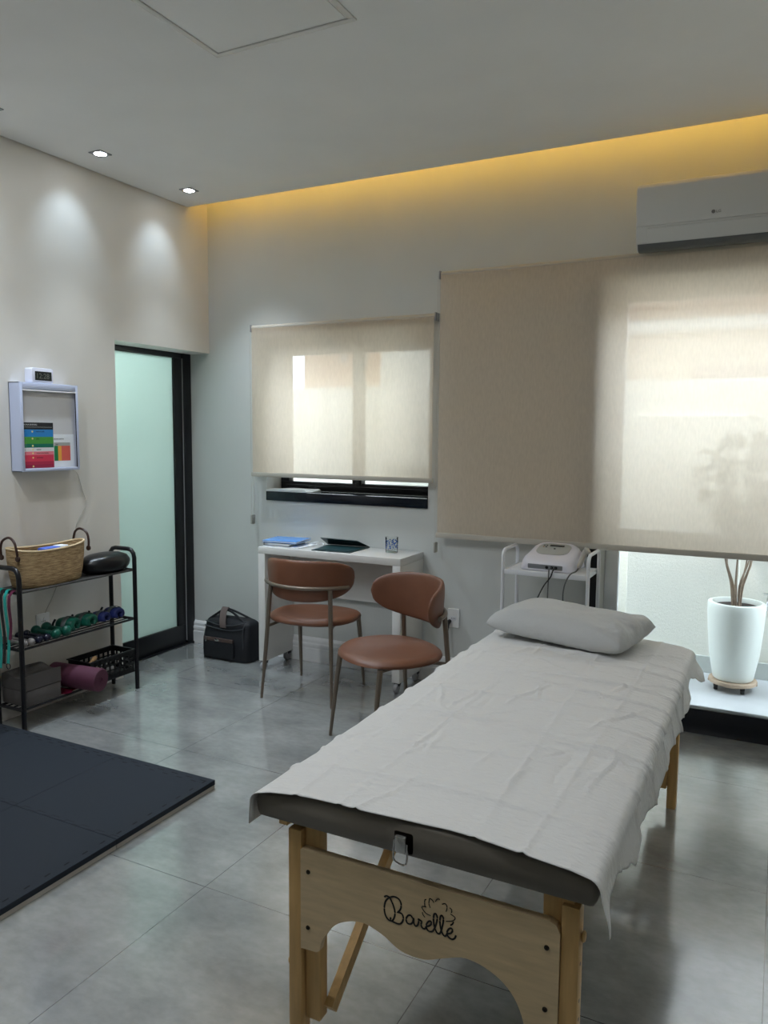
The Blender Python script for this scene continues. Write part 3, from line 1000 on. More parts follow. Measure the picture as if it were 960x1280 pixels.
pw = obj('pillow', bm, M_pillow, None, angle=180, loc=(-.744, 3.112, .712))
pw.rotation_euler = (math.radians(2), math.radians(1), math.radians(-13))
tag(pw, 'white pillow in a plain cotton case lying at the far end of the massage table', 'pillow')

# ------------------------------------------------------------------ desk
ds = thing('desk', 'narrow white desk on casters standing under the small window', 'desk', (-2.395, 4.092, 0))
hw, hd = .495, .160
bm = BM(); box(bm, (-hw, -hd, .748), (hw, hd, .79), .0015); obj('top', bm, M_white, ds)
for sx in (-1, 1):
    bm = BM(); xa, xb = sorted((sx * hw, sx * (hw - .05)))
    box(bm, (xa, -hd, .062), (xb, hd, .7478), .0015)
    sp = obj('side_panel', bm, M_white, ds)
    for sy in (-1, 1):
        bm = BM()
        xc = sx * (hw - .025); yc = sy * (hd - .03)
        lathe(bm, [(0, -.012), (.024, -.012), (.028, -.007), (.028, .007), (.024, .012), (0, .012)], (xc, yc - .016, .0282), 20, axis='X')
        obj('caster', bm, M_grey, sp)
        bm = BM(); box(bm, (xc - .016, yc - .018, .040), (xc + .016, yc + .014, .062), .004); obj('caster_fork', bm, M_plastic_b, sp)
bm = BM(); box(bm, (-hw + .0502, hd - .035, .45), (hw - .0502, hd - .017, .7478), .001); obj('back_panel', bm, M_white, ds)

ZD = .7902
M_paper = mat('white_paper', rgb(232, 236, 240), rough=.7)
ps = thing('paper_sheet', 'loose white papers on the desk under the blue notebook', 'paper', (-2.80, 4.08, ZD))
bm = BM(); box(bm, (-.09, -.11, 0), (.16, .10, .0012)); o = obj('sheet', bm, M_paper, ps); o.rotation_euler = (0, 0, .10)
bm = BM(); box(bm, (-.06, -.06, .0013), (.19, .12, .0025)); o = obj('sheet', bm, M_paper, ps); o.rotation_euler = (0, 0, -.12)
nb = thing('notebook', 'dark hardback notebook lying beneath the blue one on the desk', 'notebook', (-2.80, 4.09, ZD + .003), .03)
bm = BM(); box(bm, (-.09, -.10, 0), (.10, .09, .003)); box(bm, (-.09, -.10, .017), (.10, .09, .020)); box(bm, (-.09, -.1, 0), (-.087, .09, .02))
obj('cover', bm, mat('dark_cover', rgb(46, 48, 54), rough=.5), nb)
bm = BM(); box(bm, (-.086, -.097, .003), (.097, .087, .017)); obj('pages', bm, M_paper, nb)
nb = thing('notebook', 'bright blue notebook on top of the pile at the left of the desk', 'notebook', (-2.79, 4.10, ZD + .0235), .12)
bm = BM(); box(bm, (-.115, -.11, 0), (.125, .10, .002)); box(bm, (-.115, -.11, .010), (.125, .10, .0125), .0008)
obj('cover', bm, mat('blue_cover', rgb(100, 164, 240), rough=.25), nb)
bm = BM(); box(bm, (-.113, -.107, .002), (.122, .097, .010)); obj('pages', bm, M_paper, nb)
fd = thing('folder', 'open dark green document folder with raised cover in the middle of the desk', 'folder', (-2.42, 4.10, ZD), .02)
M_fold = mat('dark_green_plastic', rgb(36, 58, 58), rough=.3)
bm = BM(); prism(bm, [(-.10, -.135), (.16, -.125), (.165, .125), (-.13, .115)], 0, .004, 'Z', .001); obj('base', bm, M_fold, fd, smooth=False)
bm = BM()
q = [(-.13, .118, .004), (.165, .128, .004), (.115, .045, .050), (-.14, .040, .054)]
v0 = [bm.verts.new(p) for p in q]; v1 = [bm.verts.new((p[0], p[1] + .002, p[2] + .003)) for p in q]
bm.faces.new(v0[::-1]); bm.faces.new(v1)
for k in range(4):
    bm.faces.new((v0[k], v0[(k + 1) % 4], v1[(k + 1) % 4], v1[k]))
obj('cover', bm, M_fold, fd, smooth=False)
bm = BM(); prism(bm, [(-.085, -.115), (.135, -.105), (.145, .10), (-.11, .09)], .0042, .006, 'Z'); obj('sheet', bm, mat('teal_paper', rgb(38, 70, 74), rough=.4), fd, smooth=False)
cl = thing('charging_cable', 'small coiled white cable between the blue notebook and the folder', 'cable', (-2.615, 4.15, ZD + .003))
bm = BM(); tube(bm, catmull([(-.05, .02, 0), (-.02, .045, .012), (.015, .03, .016), (.02, -.01, .006), (-.01, -.02, .001), (-.03, .01, .006), (.03, .05, .008), (.05, .03, 0)], 6), .003, 6)
obj('wire', bm, M_paper, cl)
gl = thing('drinking_glass', 'clear glass tumbler with a blue floral print on the right of the desk', 'glass', (-2.06, 4.14, ZD))
bm = BM(); lathe(bm, [(0, 0), (.034, 0), (.0365, .004), (.0385, .092), (.0375, .093), (.0355, .09), (.0335, .012), (0, .011)], seg=36); obj('tumbler', bm, M_cup, gl)
def print_mat():
    m, nt, out = new_mat('blue_floral_print')
    L = nt.links.new; N = nt.nodes.new
    tc = N('ShaderNodeTexCoord'); n = N('ShaderNodeTexVoronoi'); n.inputs['Scale'].default_value = 95
    L(tc.outputs['Object'], n.inputs['Vector'])
    r = N('ShaderNodeValToRGB'); r.color_ramp.interpolation = 'CONSTANT'
    r.color_ramp.elements[0].color = (1, 1, 1, 1); r.color_ramp.elements[1].position = .42; r.color_ramp.elements[1].color = (0, 0, 0, 1)
    L(n.outputs['Distance'], r.inputs[0])
    b = N('ShaderNodeBsdfDiffuse'); b.inputs[0].default_value = (*rgb(64, 98, 170), 1)
    t = N('ShaderNodeBsdfTransparent'); x = N('ShaderNodeMixShader')
    L(r.outputs[0], x.inputs[0]); L(t.outputs[0], x.inputs[1]); L(b.outputs[0], x.inputs[2]); L(x.outputs[0], out.inputs[0])
    return m
bm = BM()
lathe(bm, [(.0378, .022), (.0392, .076)], seg=36)
bmesh.ops.delete(bm, geom=[f for f in bm.faces if len(f.verts) > 4], context='FACES')
obj('floral_print', bm, print_mat(), gl)
bm = BM(); lathe(bm, [(0, .0), (.033, .0), (.0335, .010), (0, .0105)], seg=32)
obj('glass_base', bm, mat('greenish_glass_base', rgb(196, 206, 200), rough=.1), gl)

# ------------------------------------------------------------------ leather chairs
def make_chair(label, loc, rz):
    t = thing('leather_chair', label, 'chair', loc, rz, 'tan leather chairs by the desk')
    A, B = .262, .238
    def outline(th):
        c, s = math.cos(th), math.sin(th)
        n = 2.25
        return A * math.copysign(abs(c) ** (2 / n), c), B * math.copysign(abs(s) ** (2 / n), s)
    bm = BM()
    n = 56
    prof = [(0, .479), (.25, .4795), (.5, .480), (.7, .480), (.85, .478), (.94, .471), (.985, .461), (1.0, .450), (.985, .441), (.93, .436), (.5, .436), (0, .436)]
    rings = []
    for r, z in prof:
        if r == 0:
            rings.append([bm.verts.new((0, 0, z - (.012 if z > .45 else 0)))])
            continue
        ring = []
        for k in range(n):
            x, y = outline(2 * PI * k / n)
            dip = -.012 * (1 - r * r) if z > .45 else 0
            lip = -.010 * smoothstep(.3, 1, y / B) * r if z > .445 else 0
            ring.append(bm.verts.new((x * r, y * r, z + dip + lip)))
        rings.append(ring)
    for a, b in zip(rings, rings[1:]):
        for k in range(n):
            k2 = (k + 1) % n
            if len(a) == 1: bm.faces.new((a[0], b[k], b[k2]))
            elif len(b) == 1: bm.faces.new((a[k2], a[k], b[0]))
            else: bm.faces.new((a[k], b[k], b[k2], a[k2]))
    obj('seat', bm, M_leather, t, angle=70)
    # curved wrap-around backrest
    R, CY, AM = .285, .055, math.radians(70)
    def back(u, v):
        # u along the band, v round its section
        a = (u * 2 - 1) * AM
        f = abs(u * 2 - 1)
        hh = .118 * max(0.0, 1 - f ** 2.6) ** .42
        zc = .688 + .012 * f ** 2
        th = .017 * max(0.0, 1 - f ** 6) ** .5 + .001
        ph = 2 * PI * v
        c, s = math.cos(ph), math.sin(ph)
        ex = .62
        dr = th * math.copysign(abs(c) ** ex, c)
        dz = max(hh, .004) * math.copysign(abs(s) ** .8, s)
        lean = -.16 * dz
        r = R + dr - .030 * (dz / .118) ** 2 * 0
        rr_ = r + (-lean) * .5
        return Vector((rr_ * math.sin(a), CY - rr_ * math.cos(a) , zc + dz))
    bm = BM()
    NU, NVv = 64, 24
    V = [[bm.verts.new(back(i / NU, j / NVv)) for j in range(NVv)] for i in range(NU + 1)]
    for i in range(NU):
        for j in range(NVv):
            bm.faces.new((V[i][j], V[i + 1][j], V[i + 1][(j + 1) % NVv], V[i][(j + 1) % NVv]))
    bm.faces.new(V[0]); bm.faces.new(V[-1][::-1])
    bmesh.ops.remove_doubles(bm, verts=bm.verts, dist=.0005)
    obj('backrest', bm, M_leather, t, angle=70)
    # metal rail round the back
    bm = BM()
    am = math.radians(58); RR = R + .026
    tube(bm, [(RR * math.sin(a), CY - RR * math.cos(a), .655) for a in [(-am + 2 * am * k / 30) for k in range(31)]], .011, 10)
    obj('back_rail', bm, M_taupemetal, t)
    for sx in (-1, 1):
        bm = BM()
        tube(bm, [(sx * .186, -.188, .650), (sx * .190, -.192, .60), (sx * .205, -.212, .3), (sx * .222, -.238, .0)], [.0125, .013, .012, .008], 10)
        obj('leg', bm, M_taupemetal, t)
        bm = BM()
        tube(bm, [(sx * .196, .165, .437), (sx * .202, .182, .3), (sx * .213, .215, .0)], [.014, .0125, .008], 10)
        obj('leg', bm, M_taupemetal, t)
        bm = BM()
        tube(bm, [(sx * .198, -.203, .412), (sx * .17, -.13, .423), (sx * .15, 0, .427), (sx * .185, .15, .427)], .009, 8)
        obj('seat_rail', bm, M_taupemetal, t)
    bm = BM(); tube(bm, [(-.16, -.08, .427), (.16, -.08, .427)], .009, 8); tube(bm, [(-.16, .08, .427), (.16, .08, .427)], .009, 8)
    obj('cross_rail', bm, M_taupemetal, t)
    return t
make_chair('tan leather chair pushed up to the desk with its back to the camera', (-2.362, 3.765, 0), math.radians(4.5))
make_chair('tan leather chair turned away from the desk, beside the massage table', (-1.640, 3.285, 0), math.radians(147))

# ------------------------------------------------------------------ bag
bg = thing('travel_bag', 'black soft shoulder bag with brown trim on the floor left of the desk', 'bag', (-3.215, 4.085, 0))
M_nylon = mat('black_nylon', rgb(17, 18, 24), rough=.6, bump=.15, bscale=300)
M_brown = mat('brown_trim', rgb(78, 64, 60), rough=.55)
def bagf(u, v):
    th = 2 * PI * u
    zz = v
    z = .235 * zz
    n = 5
    c, s = math.cos(th), math.sin(th)
    wx = .195 - .012 * zz; wy = .105 * (1 - .28 * smoothstep(.45, 1, zz)) 
    bulge = 1 + .03 * math.sin(PI * zz)
    return Vector((wx * bulge * math.copysign(abs(c) ** (2 / n), c), wy * bulge * math.copysign(abs(s) ** (2 / n), s), .004 + z))
bm = BM()
V = [[bm.verts.new(bagf(i / 56, j / 12)) for j in range(13)] for i in range(56)]
for i in range(56):
    for j in range(12):
        bm.faces.new((V[i][j], V[(i + 1) % 56][j], V[(i + 1) % 56][j + 1], V[i][j + 1]))
bm.faces.new([V[i][0] for i in range(56)][::-1])
prev = [V[i][12] for i in range(56)]
for k, (s, dz) in enumerate(((.92, .012), (.75, .024), (.45, .032), (.15, .035))):
    cur = [bm.verts.new((V[i][12].co.x * (1 - (1 - s) * .5), V[i][12].co.y * s, .239 + dz)) for i in range(56)]
    for i in range(56):
        bm.faces.new((prev[i], prev[(i + 1) % 56], cur[(i + 1) % 56], cur[i]))
    prev = cur
bm.faces.new(prev)
obj('body', bm, M_nylon, bg, angle=60)
bm = BM()
prism(bm, rrect(-.155, .02, .095, .135, .02), -.120, -.098, 'Y', .008)
fp = obj('front_pocket', bm, M_nylon, bg)
bm = BM(); box(bm, (-.15, -.1225, .128), (.09, -.108, .152), .003); obj('pocket_trim', bm, M_brown, fp)
bm = BM(); lathe(bm, [(0, 0), (.016, 0), (.016, .003), (0, .004)], seg=20, sx=1.3, sy=.5); bm.transform(Matrix.Translation((-.035, -.1225, .140)) @ Matrix.Rotation(PI / 2, 4, 'X')); obj('badge', bm, M_chrome, fp)
bm = BM(); box(bm, (-.132, -.1235, .12), (-.126, -.1205, .152), .001); obj('zip_pull', bm, M_chrome, fp)
bm = BM()
tube(bm, catmull([(.155, -.09, .03), (.158, -.098, .14), (.15, -.085, .225), (.14, -.03, .262)], 6), .004, 6)
tube(bm, catmull([(-.16, -.09, .22), (-.05, -.09, .205), (.06, -.09, .205), (.15, -.088, .225)], 6), .004, 6)
tube(bm, catmull([(-.17, -.07, .245), (-.06, -.085, .232), (.07, -.08, .238), (.15, -.05, .262)], 6), .0035, 6)
obj('piping', bm, mat('grey_piping', rgb(60, 62, 66), rough=.5), bg)
bm = BM()
for yy in (-.03, .03):
    tube(bm, catmull([(-.16, yy * 1.6, .25), (-.11, yy, .288), (-.06, yy * .5, .318), (.0, yy * .5, .312), (.07, yy, .285), (.13, yy * 1.5, .258)], 6), .0075, 8)
obj('handle', bm, M_nylon, bg)
bm = BM()
pts = catmull([(-.075, .03, .30), (-.055, .0, .331), (-.035, -.05, .312), (-.018, -.083, .262), (-.006, -.095, .218)], 6)
for a_, (p, q2) in enumerate(zip(pts, pts[1:])):
    pass
wv = [[bm.verts.new(p + Vector((s * .026, 0, o_))) for s, o_ in ((-1, 0), (1, 0), (1, .005), (-1, .005))] for p in pts]
for a, b in zip(wv, wv[1:]):
    for k in range(4):
        bm.faces.new((a[k], a[(k + 1) % 4], b[(k + 1) % 4], b[k]))
bm.faces.new(wv[0][::-1]); bm.faces.new(wv[-1])
obj('shoulder_pad', bm, mat('taupe_pad', rgb(96, 84, 80), rough=.6), bg)

# ------------------------------------------------------------------ trolley with therapy device
CX, CY_ = -1.055, 4.005
ct = thing('trolley', 'white tubular trolley standing behind the massage table by the glazed door', 'trolley', (CX, CY_, 0))
cw, cd = .222, .125
for sx in (-1, 1):
    bm = BM()
    x = sx * cw
    pts = [(x, -cd, .05), (x, -cd, .85), (x, -cd, .868), (x, -cd + .012, .888), (x, -cd + .035, .898), (x, cd - .035, .898), (x, cd - .012, .888), (x, cd, .868), (x, cd, .85), (x, cd, .05)]
    tube(bm, pts, .0095, 10)
    pf = obj('side_frame', bm, M_ivory, ct)
    for sy in (-1, 1):
        bm = BM(); lathe(bm, [(0, -.009), (.02, -.009), (.024, -.005), (.024, .005), (.02, .009), (0, .009)], (x, sy * cd, .0245), 18, axis='X')
        box(bm, (x - .013, sy * cd - .01, .03), (x + .013, sy * cd + .01, .055), .003)
        obj('caster', bm, M_grey, pf)
for z in (.795, .45, .12):
    bm = BM()
    box(bm, (-cw + .01, -cd - .004, z - .004), (cw - .01, cd + .004, z), .001)
    for lo, hi in (((-cw + .01, -cd - .006), (cw - .01, -cd - .002)), ((-cw + .01, cd + .002), (cw - .01, cd + .006)), ((-cw + .008, -cd - .004), (-cw + .012, cd + .004)), ((cw - .012, -cd - .004), (cw - .008, cd + .004))):
        box(bm, (*lo, z - .022), (*hi, z + .003), .001)
    obj('shelf', bm, M_ivory, ct)

dv = thing('therapy_device', 'white and grey electrotherapy unit with a small display on top of the trolley', 'therapy device', (-1.055, 4.035, .7985), math.radians(-3))
def dev_section(f):
    """outline of the case; f 0 bottom .. 1 top"""
    pass
bm = BM()
levels = [(.0, .138, -.115, .125, 0), (.006, .142, -.118, .128, 0), (.038, .140, -.115, .127, .010), (.055, .132, -.103, .122, .028), (.066, .118, -.085, .112, .044), (.070, .104, -.07, .10, .050)]
rings = []
for z, wx, ya, yb, tilt in levels:
    o = rrect(-wx, ya, wx, yb, .05 if z > .03 else .028, 6)
    rings.append([bm.verts.new((x, y, z + tilt * (y - ya) / (yb - ya))) for x, y in o])
for a, b in zip(rings, rings[1:]):
    for k in range(len(a)):
        bm.faces.new((a[k], a[(k + 1) % len(a)], b[(k + 1) % len(a)], b[k]))
bm.faces.new(rings[0][::-1]); bm.faces.new(rings[-1])
obj('case', bm, M_dev, dv, angle=50)
Mt = Matrix.Translation((0, .015, .0955)) @ Matrix.Rotation(math.atan2(.050, .17), 4, 'X')
bm = BM(); prism(bm, rrect(-.088, -.068, .088, .072, .05, 8), 0, .0022, 'Z', .0008); bm.transform(Mt)
pnl = obj('control_panel', bm, M_devp, dv)
bm = BM(); prism(bm, rrect(-.032, .032, .045, .052, .003), .0021, .0036, 'Z'); bm.transform(Mt); obj('display', bm, M_dark, pnl)
for (bx, by) in ((-.062, .040), (-.048, .040), (-.062, .022), (-.048, .022), (.004, .004)):
    bm = BM(); prism(bm, rrect(bx - .005, by - .004, bx + .005, by + .004, .002), .0021, .0042, 'Z'); bm.transform(Mt)
    obj('button', bm, mat('button_amber', rgb(150, 120, 72), rough=.4) if by < .03 and bx < -.055 else M_dark, pnl)
bm = BM(); prism(bm, rrect(-.095, .008, .09, .032, .004), -.1185, -.112, 'Y', .001)
rp = obj('socket_strip', bm, mat('socket_strip_grey', rgb(120, 122, 126), rough=.35), dv)
for sxp in (.008, .034, .056):
    bm = BM(); tube(bm, [(sxp, -.1165, .020), (sxp, -.1225, .020)], .008, 12); obj('socket', bm, M_plastic_b, rp)
bm = BM(); tube(bm, catmull([(.034, -.122, .02), (.034, -.160, .016), (.036, -.172, -.03), (.034, -.172, -.10), (.034, -.172, -.30), (.03, -.172, -.55)], 8), .0035, 8)
obj('lead', bm, M_cableg, dv)
bm = BM(); tube(bm, catmull([(.056, -.122, .02), (.054, -.162, .012), (.046, -.172, -.02), (.012, -.176, -.07), (-.03, -.176, -.16), (-.07, -.176, -.24), (-.10, -.176, -.36)], 8), .0035, 8)
obj('lead', bm, M_cable, dv)
pb = thing('ultrasound_probe', 'pale grey handheld probe with cable hooked on the right handle of the trolley', 'probe', (-.878, 3.985, .80))
bm = BM(); tube(bm, catmull([(-.024, -.02, .018), (-.016, -.01, .045), (-.006, .0, .078), (.008, .004, .105)], 6), [.007, .008, .010, .011, .012, .0125, .013, .013, .013, .013, .0135, .014, .014, .015, .016, .017, .018, .018, .018][:19], 14)
obj('grip', bm, mat('probe_grey', rgb(176, 172, 164), rough=.4), pb)
bm = BM(); lathe(bm, [(0, 0), (.02, 0), (.023, .006), (.021, .014), (0, .016)], seg=20); bm.transform(Matrix.Translation((.010, .004, .104)) @ Matrix.Rotation(.9, 4, 'Y')); obj('head', bm, mat('probe_head', rgb(186, 182, 172), rough=.3), pb)
bm = BM(); tube(bm, catmull([(-.024, -.02, .018), (-.026, -.07, .009), (-.036, -.150, .004), (-.056, -.170, -.05), (-.062, -.171, -.12), (-.05, -.171, -.2), (-.04, -.171, -.4)], 8), .0035, 8); obj('lead', bm, M_cableg, pb)

# ------------------------------------------------------------------ wall sockets
def socket(label, loc, rz, sz=(.075, .115)):
    t = thing('wall_socket', label, 'wall socket', loc, rz)
    bm = BM(); prism(bm, rrect(-sz[0] / 2, -sz[1] / 2, sz[0] / 2, sz[1] / 2, .006), -.009, 0, 'Y', .002); obj('plate', bm, M_base, t)
    bm = BM(); prism(bm, rrect(-.02, -.013, .02, .013, .006), -.0105, -.008, 'Y', .001); so_ = obj('insert', bm, M_ivory, t)
    for k in (-1, 0, 1):
        bm = BM(); tube(bm, [(k * .0095, -.0108, 0), (k * .0095, -.009, 0)], .0025, 8); obj('hole', bm, M_dark, so_)
    return t
socket('white wall socket behind the leaning-back chair, with a black plug in it', (-1.70, YB, .405), 0)
pc = thing('appliance_cable', 'black plug and cord hanging from the socket behind the turned chair', 'cable', (-1.722, YB - .011, .385))
bm = BM(); tube(bm, [(0, 0, 0), (0, -.022, -.002), (.0, -.032, -.014), (.001, -.034, -.05)], [.012, .013, .011, .006], 12); obj('plug', bm, M_cable, pc)
bm = BM(); tube(bm, catmull([(.001, -.034, -.05), (.0, -.036, -.10), (.01, -.04, -.18), (.03, -.05, -.28), (.05, -.06, -.36), (.12, -.07, -.378), (.35, -.10, -.378)], 8), .0038, 8); obj('cord', bm, M_cable, pc)
socket('white wall socket on the left wall behind the dumbbells of the black rack', (XL, 2.84, .475), -PI / 2 + PI, (.085, .085))

# ------------------------------------------------------------------ black rack against the left wall
RXF, RXB, RYN, RYF = -3.302, -3.492, 2.535, 3.300
rk = thing('storage_rack', 'black tubular metal rack with three shelves of exercise gear against the left wall', 'rack', ((RXF + RXB) / 2, (RYN + RYF) / 2, 0))
dx, dy = (RXF - RXB) / 2, (RYF - RYN) / 2
for sy in (-1, 1):
    bm = BM()
    y = sy * dy
    tube(bm, [(dx, y, 0), (dx, y, .775), (dx - .006, y, .80), (dx - .022, y, .818), (dx - .045, y, .824), (-dx + .045, y, .824), (-dx + .022, y, .818), (-dx + .006, y, .80), (-dx, y, .775), (-dx, y, 0)], .0125, 12)
    ef = obj('end_frame', bm, M_blackt, rk)
    bm = BM()
    bm.free()
    for z in (.703, .415, .108):
        obj('cross_bar', tube(BM(), [(-dx, y, z), (dx, y, z)], .0085, 8), M_blackt, ef)
for z in (.703, .415, .108):
    bm = BM()
    for x in (-dx + .012, dx - .012):
        tube(bm, [(x, -dy, z), (x, dy, z)], .0065, 8)
    for k in range(1, 4):
        x = -dx + .012 + (2 * dx - .024) * k / 4
        tube(bm, [(x, -dy, z), (x, dy, z)], .0035, 6)
    if z == .703:
        box(bm, (-dx + .014, -dy + .022, z + .0015), (dx - .014, dy - .004, z + .0035))
    obj('shelf', bm, M_blackt if z != .703 else mat('dark_mesh_shelf', rgb(64, 62, 60), rough=.5), rk)

# straw basket on the top shelf
def straw():
    m, nt, out = new_mat('woven_straw')
    L = nt.links.new; N = nt.nodes.new
    tc = N('ShaderNodeTexCoord')
    wv = N('ShaderNodeTexWave'); wv.bands_direction = 'Z'; wv.inputs['Scale'].default_value = 42; wv.inputs['Distortion'].default_value = 2.5; wv.inputs['Detail'].default_value = 3; wv.inputs['Detail Scale'].default_value = 4
    mp = N('ShaderNodeMapping'); mp.inputs['Scale'].default_value = (1, 1, 1)
    L(tc.outputs['Object'], mp.inputs[0]); L(mp.outputs[0], wv.inputs['Vector'])
    n = N('ShaderNodeTexNoise'); n.inputs['Scale'].default_value = 1; n.inputs['Detail'].default_value = 4
    mp2 = N('ShaderNodeMapping'); mp2.inputs['Scale'].default_value = (22, 22, 150); L(tc.outputs['Object'], mp2.inputs[0]); L(mp2.outputs[0], n.inputs['Vector'])
    r = N('ShaderNodeValToRGB'); cr = r.color_ramp
    cr.elements[0].position = .3; cr.elements[0].color = (*rgb(146, 116, 78), 1)
    cr.elements[1].position = .7; cr.elements[1].color = (*rgb(206, 178, 134), 1)
    L(n.outputs[0], r.inputs[0])
    b = N('ShaderNodeBsdfPrincipled'); b.inputs['Roughness'].default_value = .75
    L(r.outputs[0], b.inputs['Base Color'])
    bp = N('ShaderNodeBump'); bp.inputs['Strength'].default_value = .7; bp.inputs['Distance'].default_value = .004
    L(wv.outputs['Fac'], bp.inputs['Height']); L(bp.outputs[0], b.inputs['Normal']); L(b.outputs[0], out.inputs[0])
    return m
M_straw = straw()
bk = thing('straw_basket', 'woven straw basket with two brown leather handles on the top shelf of the rack', 'basket', (-3.398, 2.782, .7075))
def bsk(th, s, zz, z):
    c, s_ = math.cos(th), math.sin(th)
    n = 2.6
    return (.088 * s * math.copysign(abs(c) ** (2 / n), c),   .224 * s * math.copysign(abs(s_) ** (2 / n), s_), z)
bm = BM()
n = 56
lv = [(.0, 0, 0), (.82, 0, .0), (.88, 0, .008), (.94, 0, .06), (.985, 0, .13), (1.0, 0, .190), (.965, 0, .190), (.95, 0, .13), (.90, 0, .06), (.84, 0, .012), (.0, 0, .012)]
rings = []
for s, _, z in lv:
    if s == 0:
        rings.append([bm.verts.new((0, 0, z))]); continue
    ring = []
    for k in range(n):
        th = 2 * PI * k / n
        x, y, zz = bsk(th, s, 0, z)
        if z > .05:
            zz += (z / .17) * (.010 * math.sin(th) ** 2 - .006 * math.cos(2 * th + .8))
        ring.append(bm.verts.new((x, y, zz)))
    rings.append(ring)
for a, b in zip(rings, rings[1:]):
    for k in range(n):
        k2 = (k + 1) % n
        if len(a) == 1: bm.faces.new((a[0], b[k2], b[k]))
        elif len(b) == 1: bm.faces.new((a[k], a[k2], b[0]))
        else: bm.faces.new((a[k], a[k2], b[k2], b[k]))
obj('body', bm, M_straw, bk, angle=60)
bm = BM()
rim = []
for k in range(n):
    th = 2 * PI * k / n
    x, y, z = bsk(th, .985, 0, .171)
    rim.append((x, y, z + .020 + .010 * math.sin(th) ** 2 - .006 * math.cos(2 * th + .8)))
tube(bm, rim, .0055, 8, closed=True)
obj('rim', bm, mat('pale_straw', rgb(206, 184, 146), rough=.75), bk)
M_strap = mat('dark_brown_leather', rgb(58, 36, 28), rough=.42)
for sy in (-1, 1):
    bm = BM()
    yy = sy * .221
    pts = catmull([(-.060, yy, .160), (-.058, yy + sy * .004, .205), (-.042, yy + sy * .004, .245), (0, yy, .263), (.042, yy + sy * .004, .245), (.058, yy + sy * .004, .205), (.060, yy, .160)], 6)
    tube(bm, pts, .0062, 10)
    hd_ = obj('handle', bm, M_strap, bk)
    for sx in (-1, 1):
        bm = BM(); lathe(bm, [(0, -.006), (.013, -.005), (.014, 0), (.013, .005), (0, .006)], (sx * .060, yy + sy * .0, .160), 16, axis='Y')
        obj('handle_button', bm, M_strap, hd_)
bx = thing('packet', 'small blue and white packet lying inside the straw basket', 'packet', (-3.395, 2.82, .7225))
bm = BM(); prism(bm, rrect(-.03, -.075, .03, .075, .008), 0, .172, 'Z', .006); obj('box', bm, mat('packet_blue', rgb(72, 104, 200), rough=.5), bx)
bm = BM(); prism(bm, rrect(-.031, .02, .031, .0765, .008),   .10, .1745, 'Z', .004); obj('flap', bm, M_paper, bx)

# balance cushion
bm = BM()
lathe(bm, [(0, -.045), (.06, -.047), (.11, -.046), (.145, -.036), (.163, -.016), (.168, .004), (.163, .020), (.145, .040), (.11, .053), (.06, .060), (0, .062)], seg=48, sx=.60, sy=1)
bc = obj('balance_cushion', bm, M_rubber, None, loc=(-3.397, 3.168, .7545))
tag(bc, 'glossy black inflated balance cushion on the top shelf of the rack beside the straw basket', 'cushion')

# dumbbells, lying across the middle shelf
def dumbbell(label, y, r, m, xf=-3.322, ln=.150, group=None):
    t = thing('dumbbell', label, 'dumbbell', (xf - ln / 2, y, .4215 + r))
    for sx in (-1, 1):
        bm = BM(); ball(bm, (sx * ln / 2, 0, 0), r, 20, sx=.92); obj('head', bm, m, t)
    bm = BM(); tube(bm, [(-ln / 2, 0, 0), (-.02, 0, 0), (.02, 0, 0), (ln / 2, 0, 0)], [r * .42, r * .5, r * .5, r * .42], 12); obj('grip', bm, m, t)
    return t
M_dbg = mat('green_vinyl', rgb(8, 82, 66), rough=.3)
M_dbn = mat('navy_vinyl', rgb(22, 24, 44), rough=.25)
M_dbs = mat('grey_vinyl', rgb(136, 132, 130), rough=.3)
dumbbell('round green dumbbell with glossy head, next to the green ankle weights', 2.823, .029, M_dbg)
dumbbell('round green dumbbell between the navy dumbbells and another green one', 2.757, .027, M_dbg)
dumbbell('small navy dumbbell touching the green dumbbells', 2.700, .021, M_dbn)
dumbbell('small navy dumbbell next to the grey ones', 2.652, .021, M_dbn)
dumbbell('small grey dumbbell next to the navy dumbbells', 2.606, .020, M_dbs)
dumbbell('small grey dumbbell beside the front leg of the rack', 2.564, .020, M_dbs)

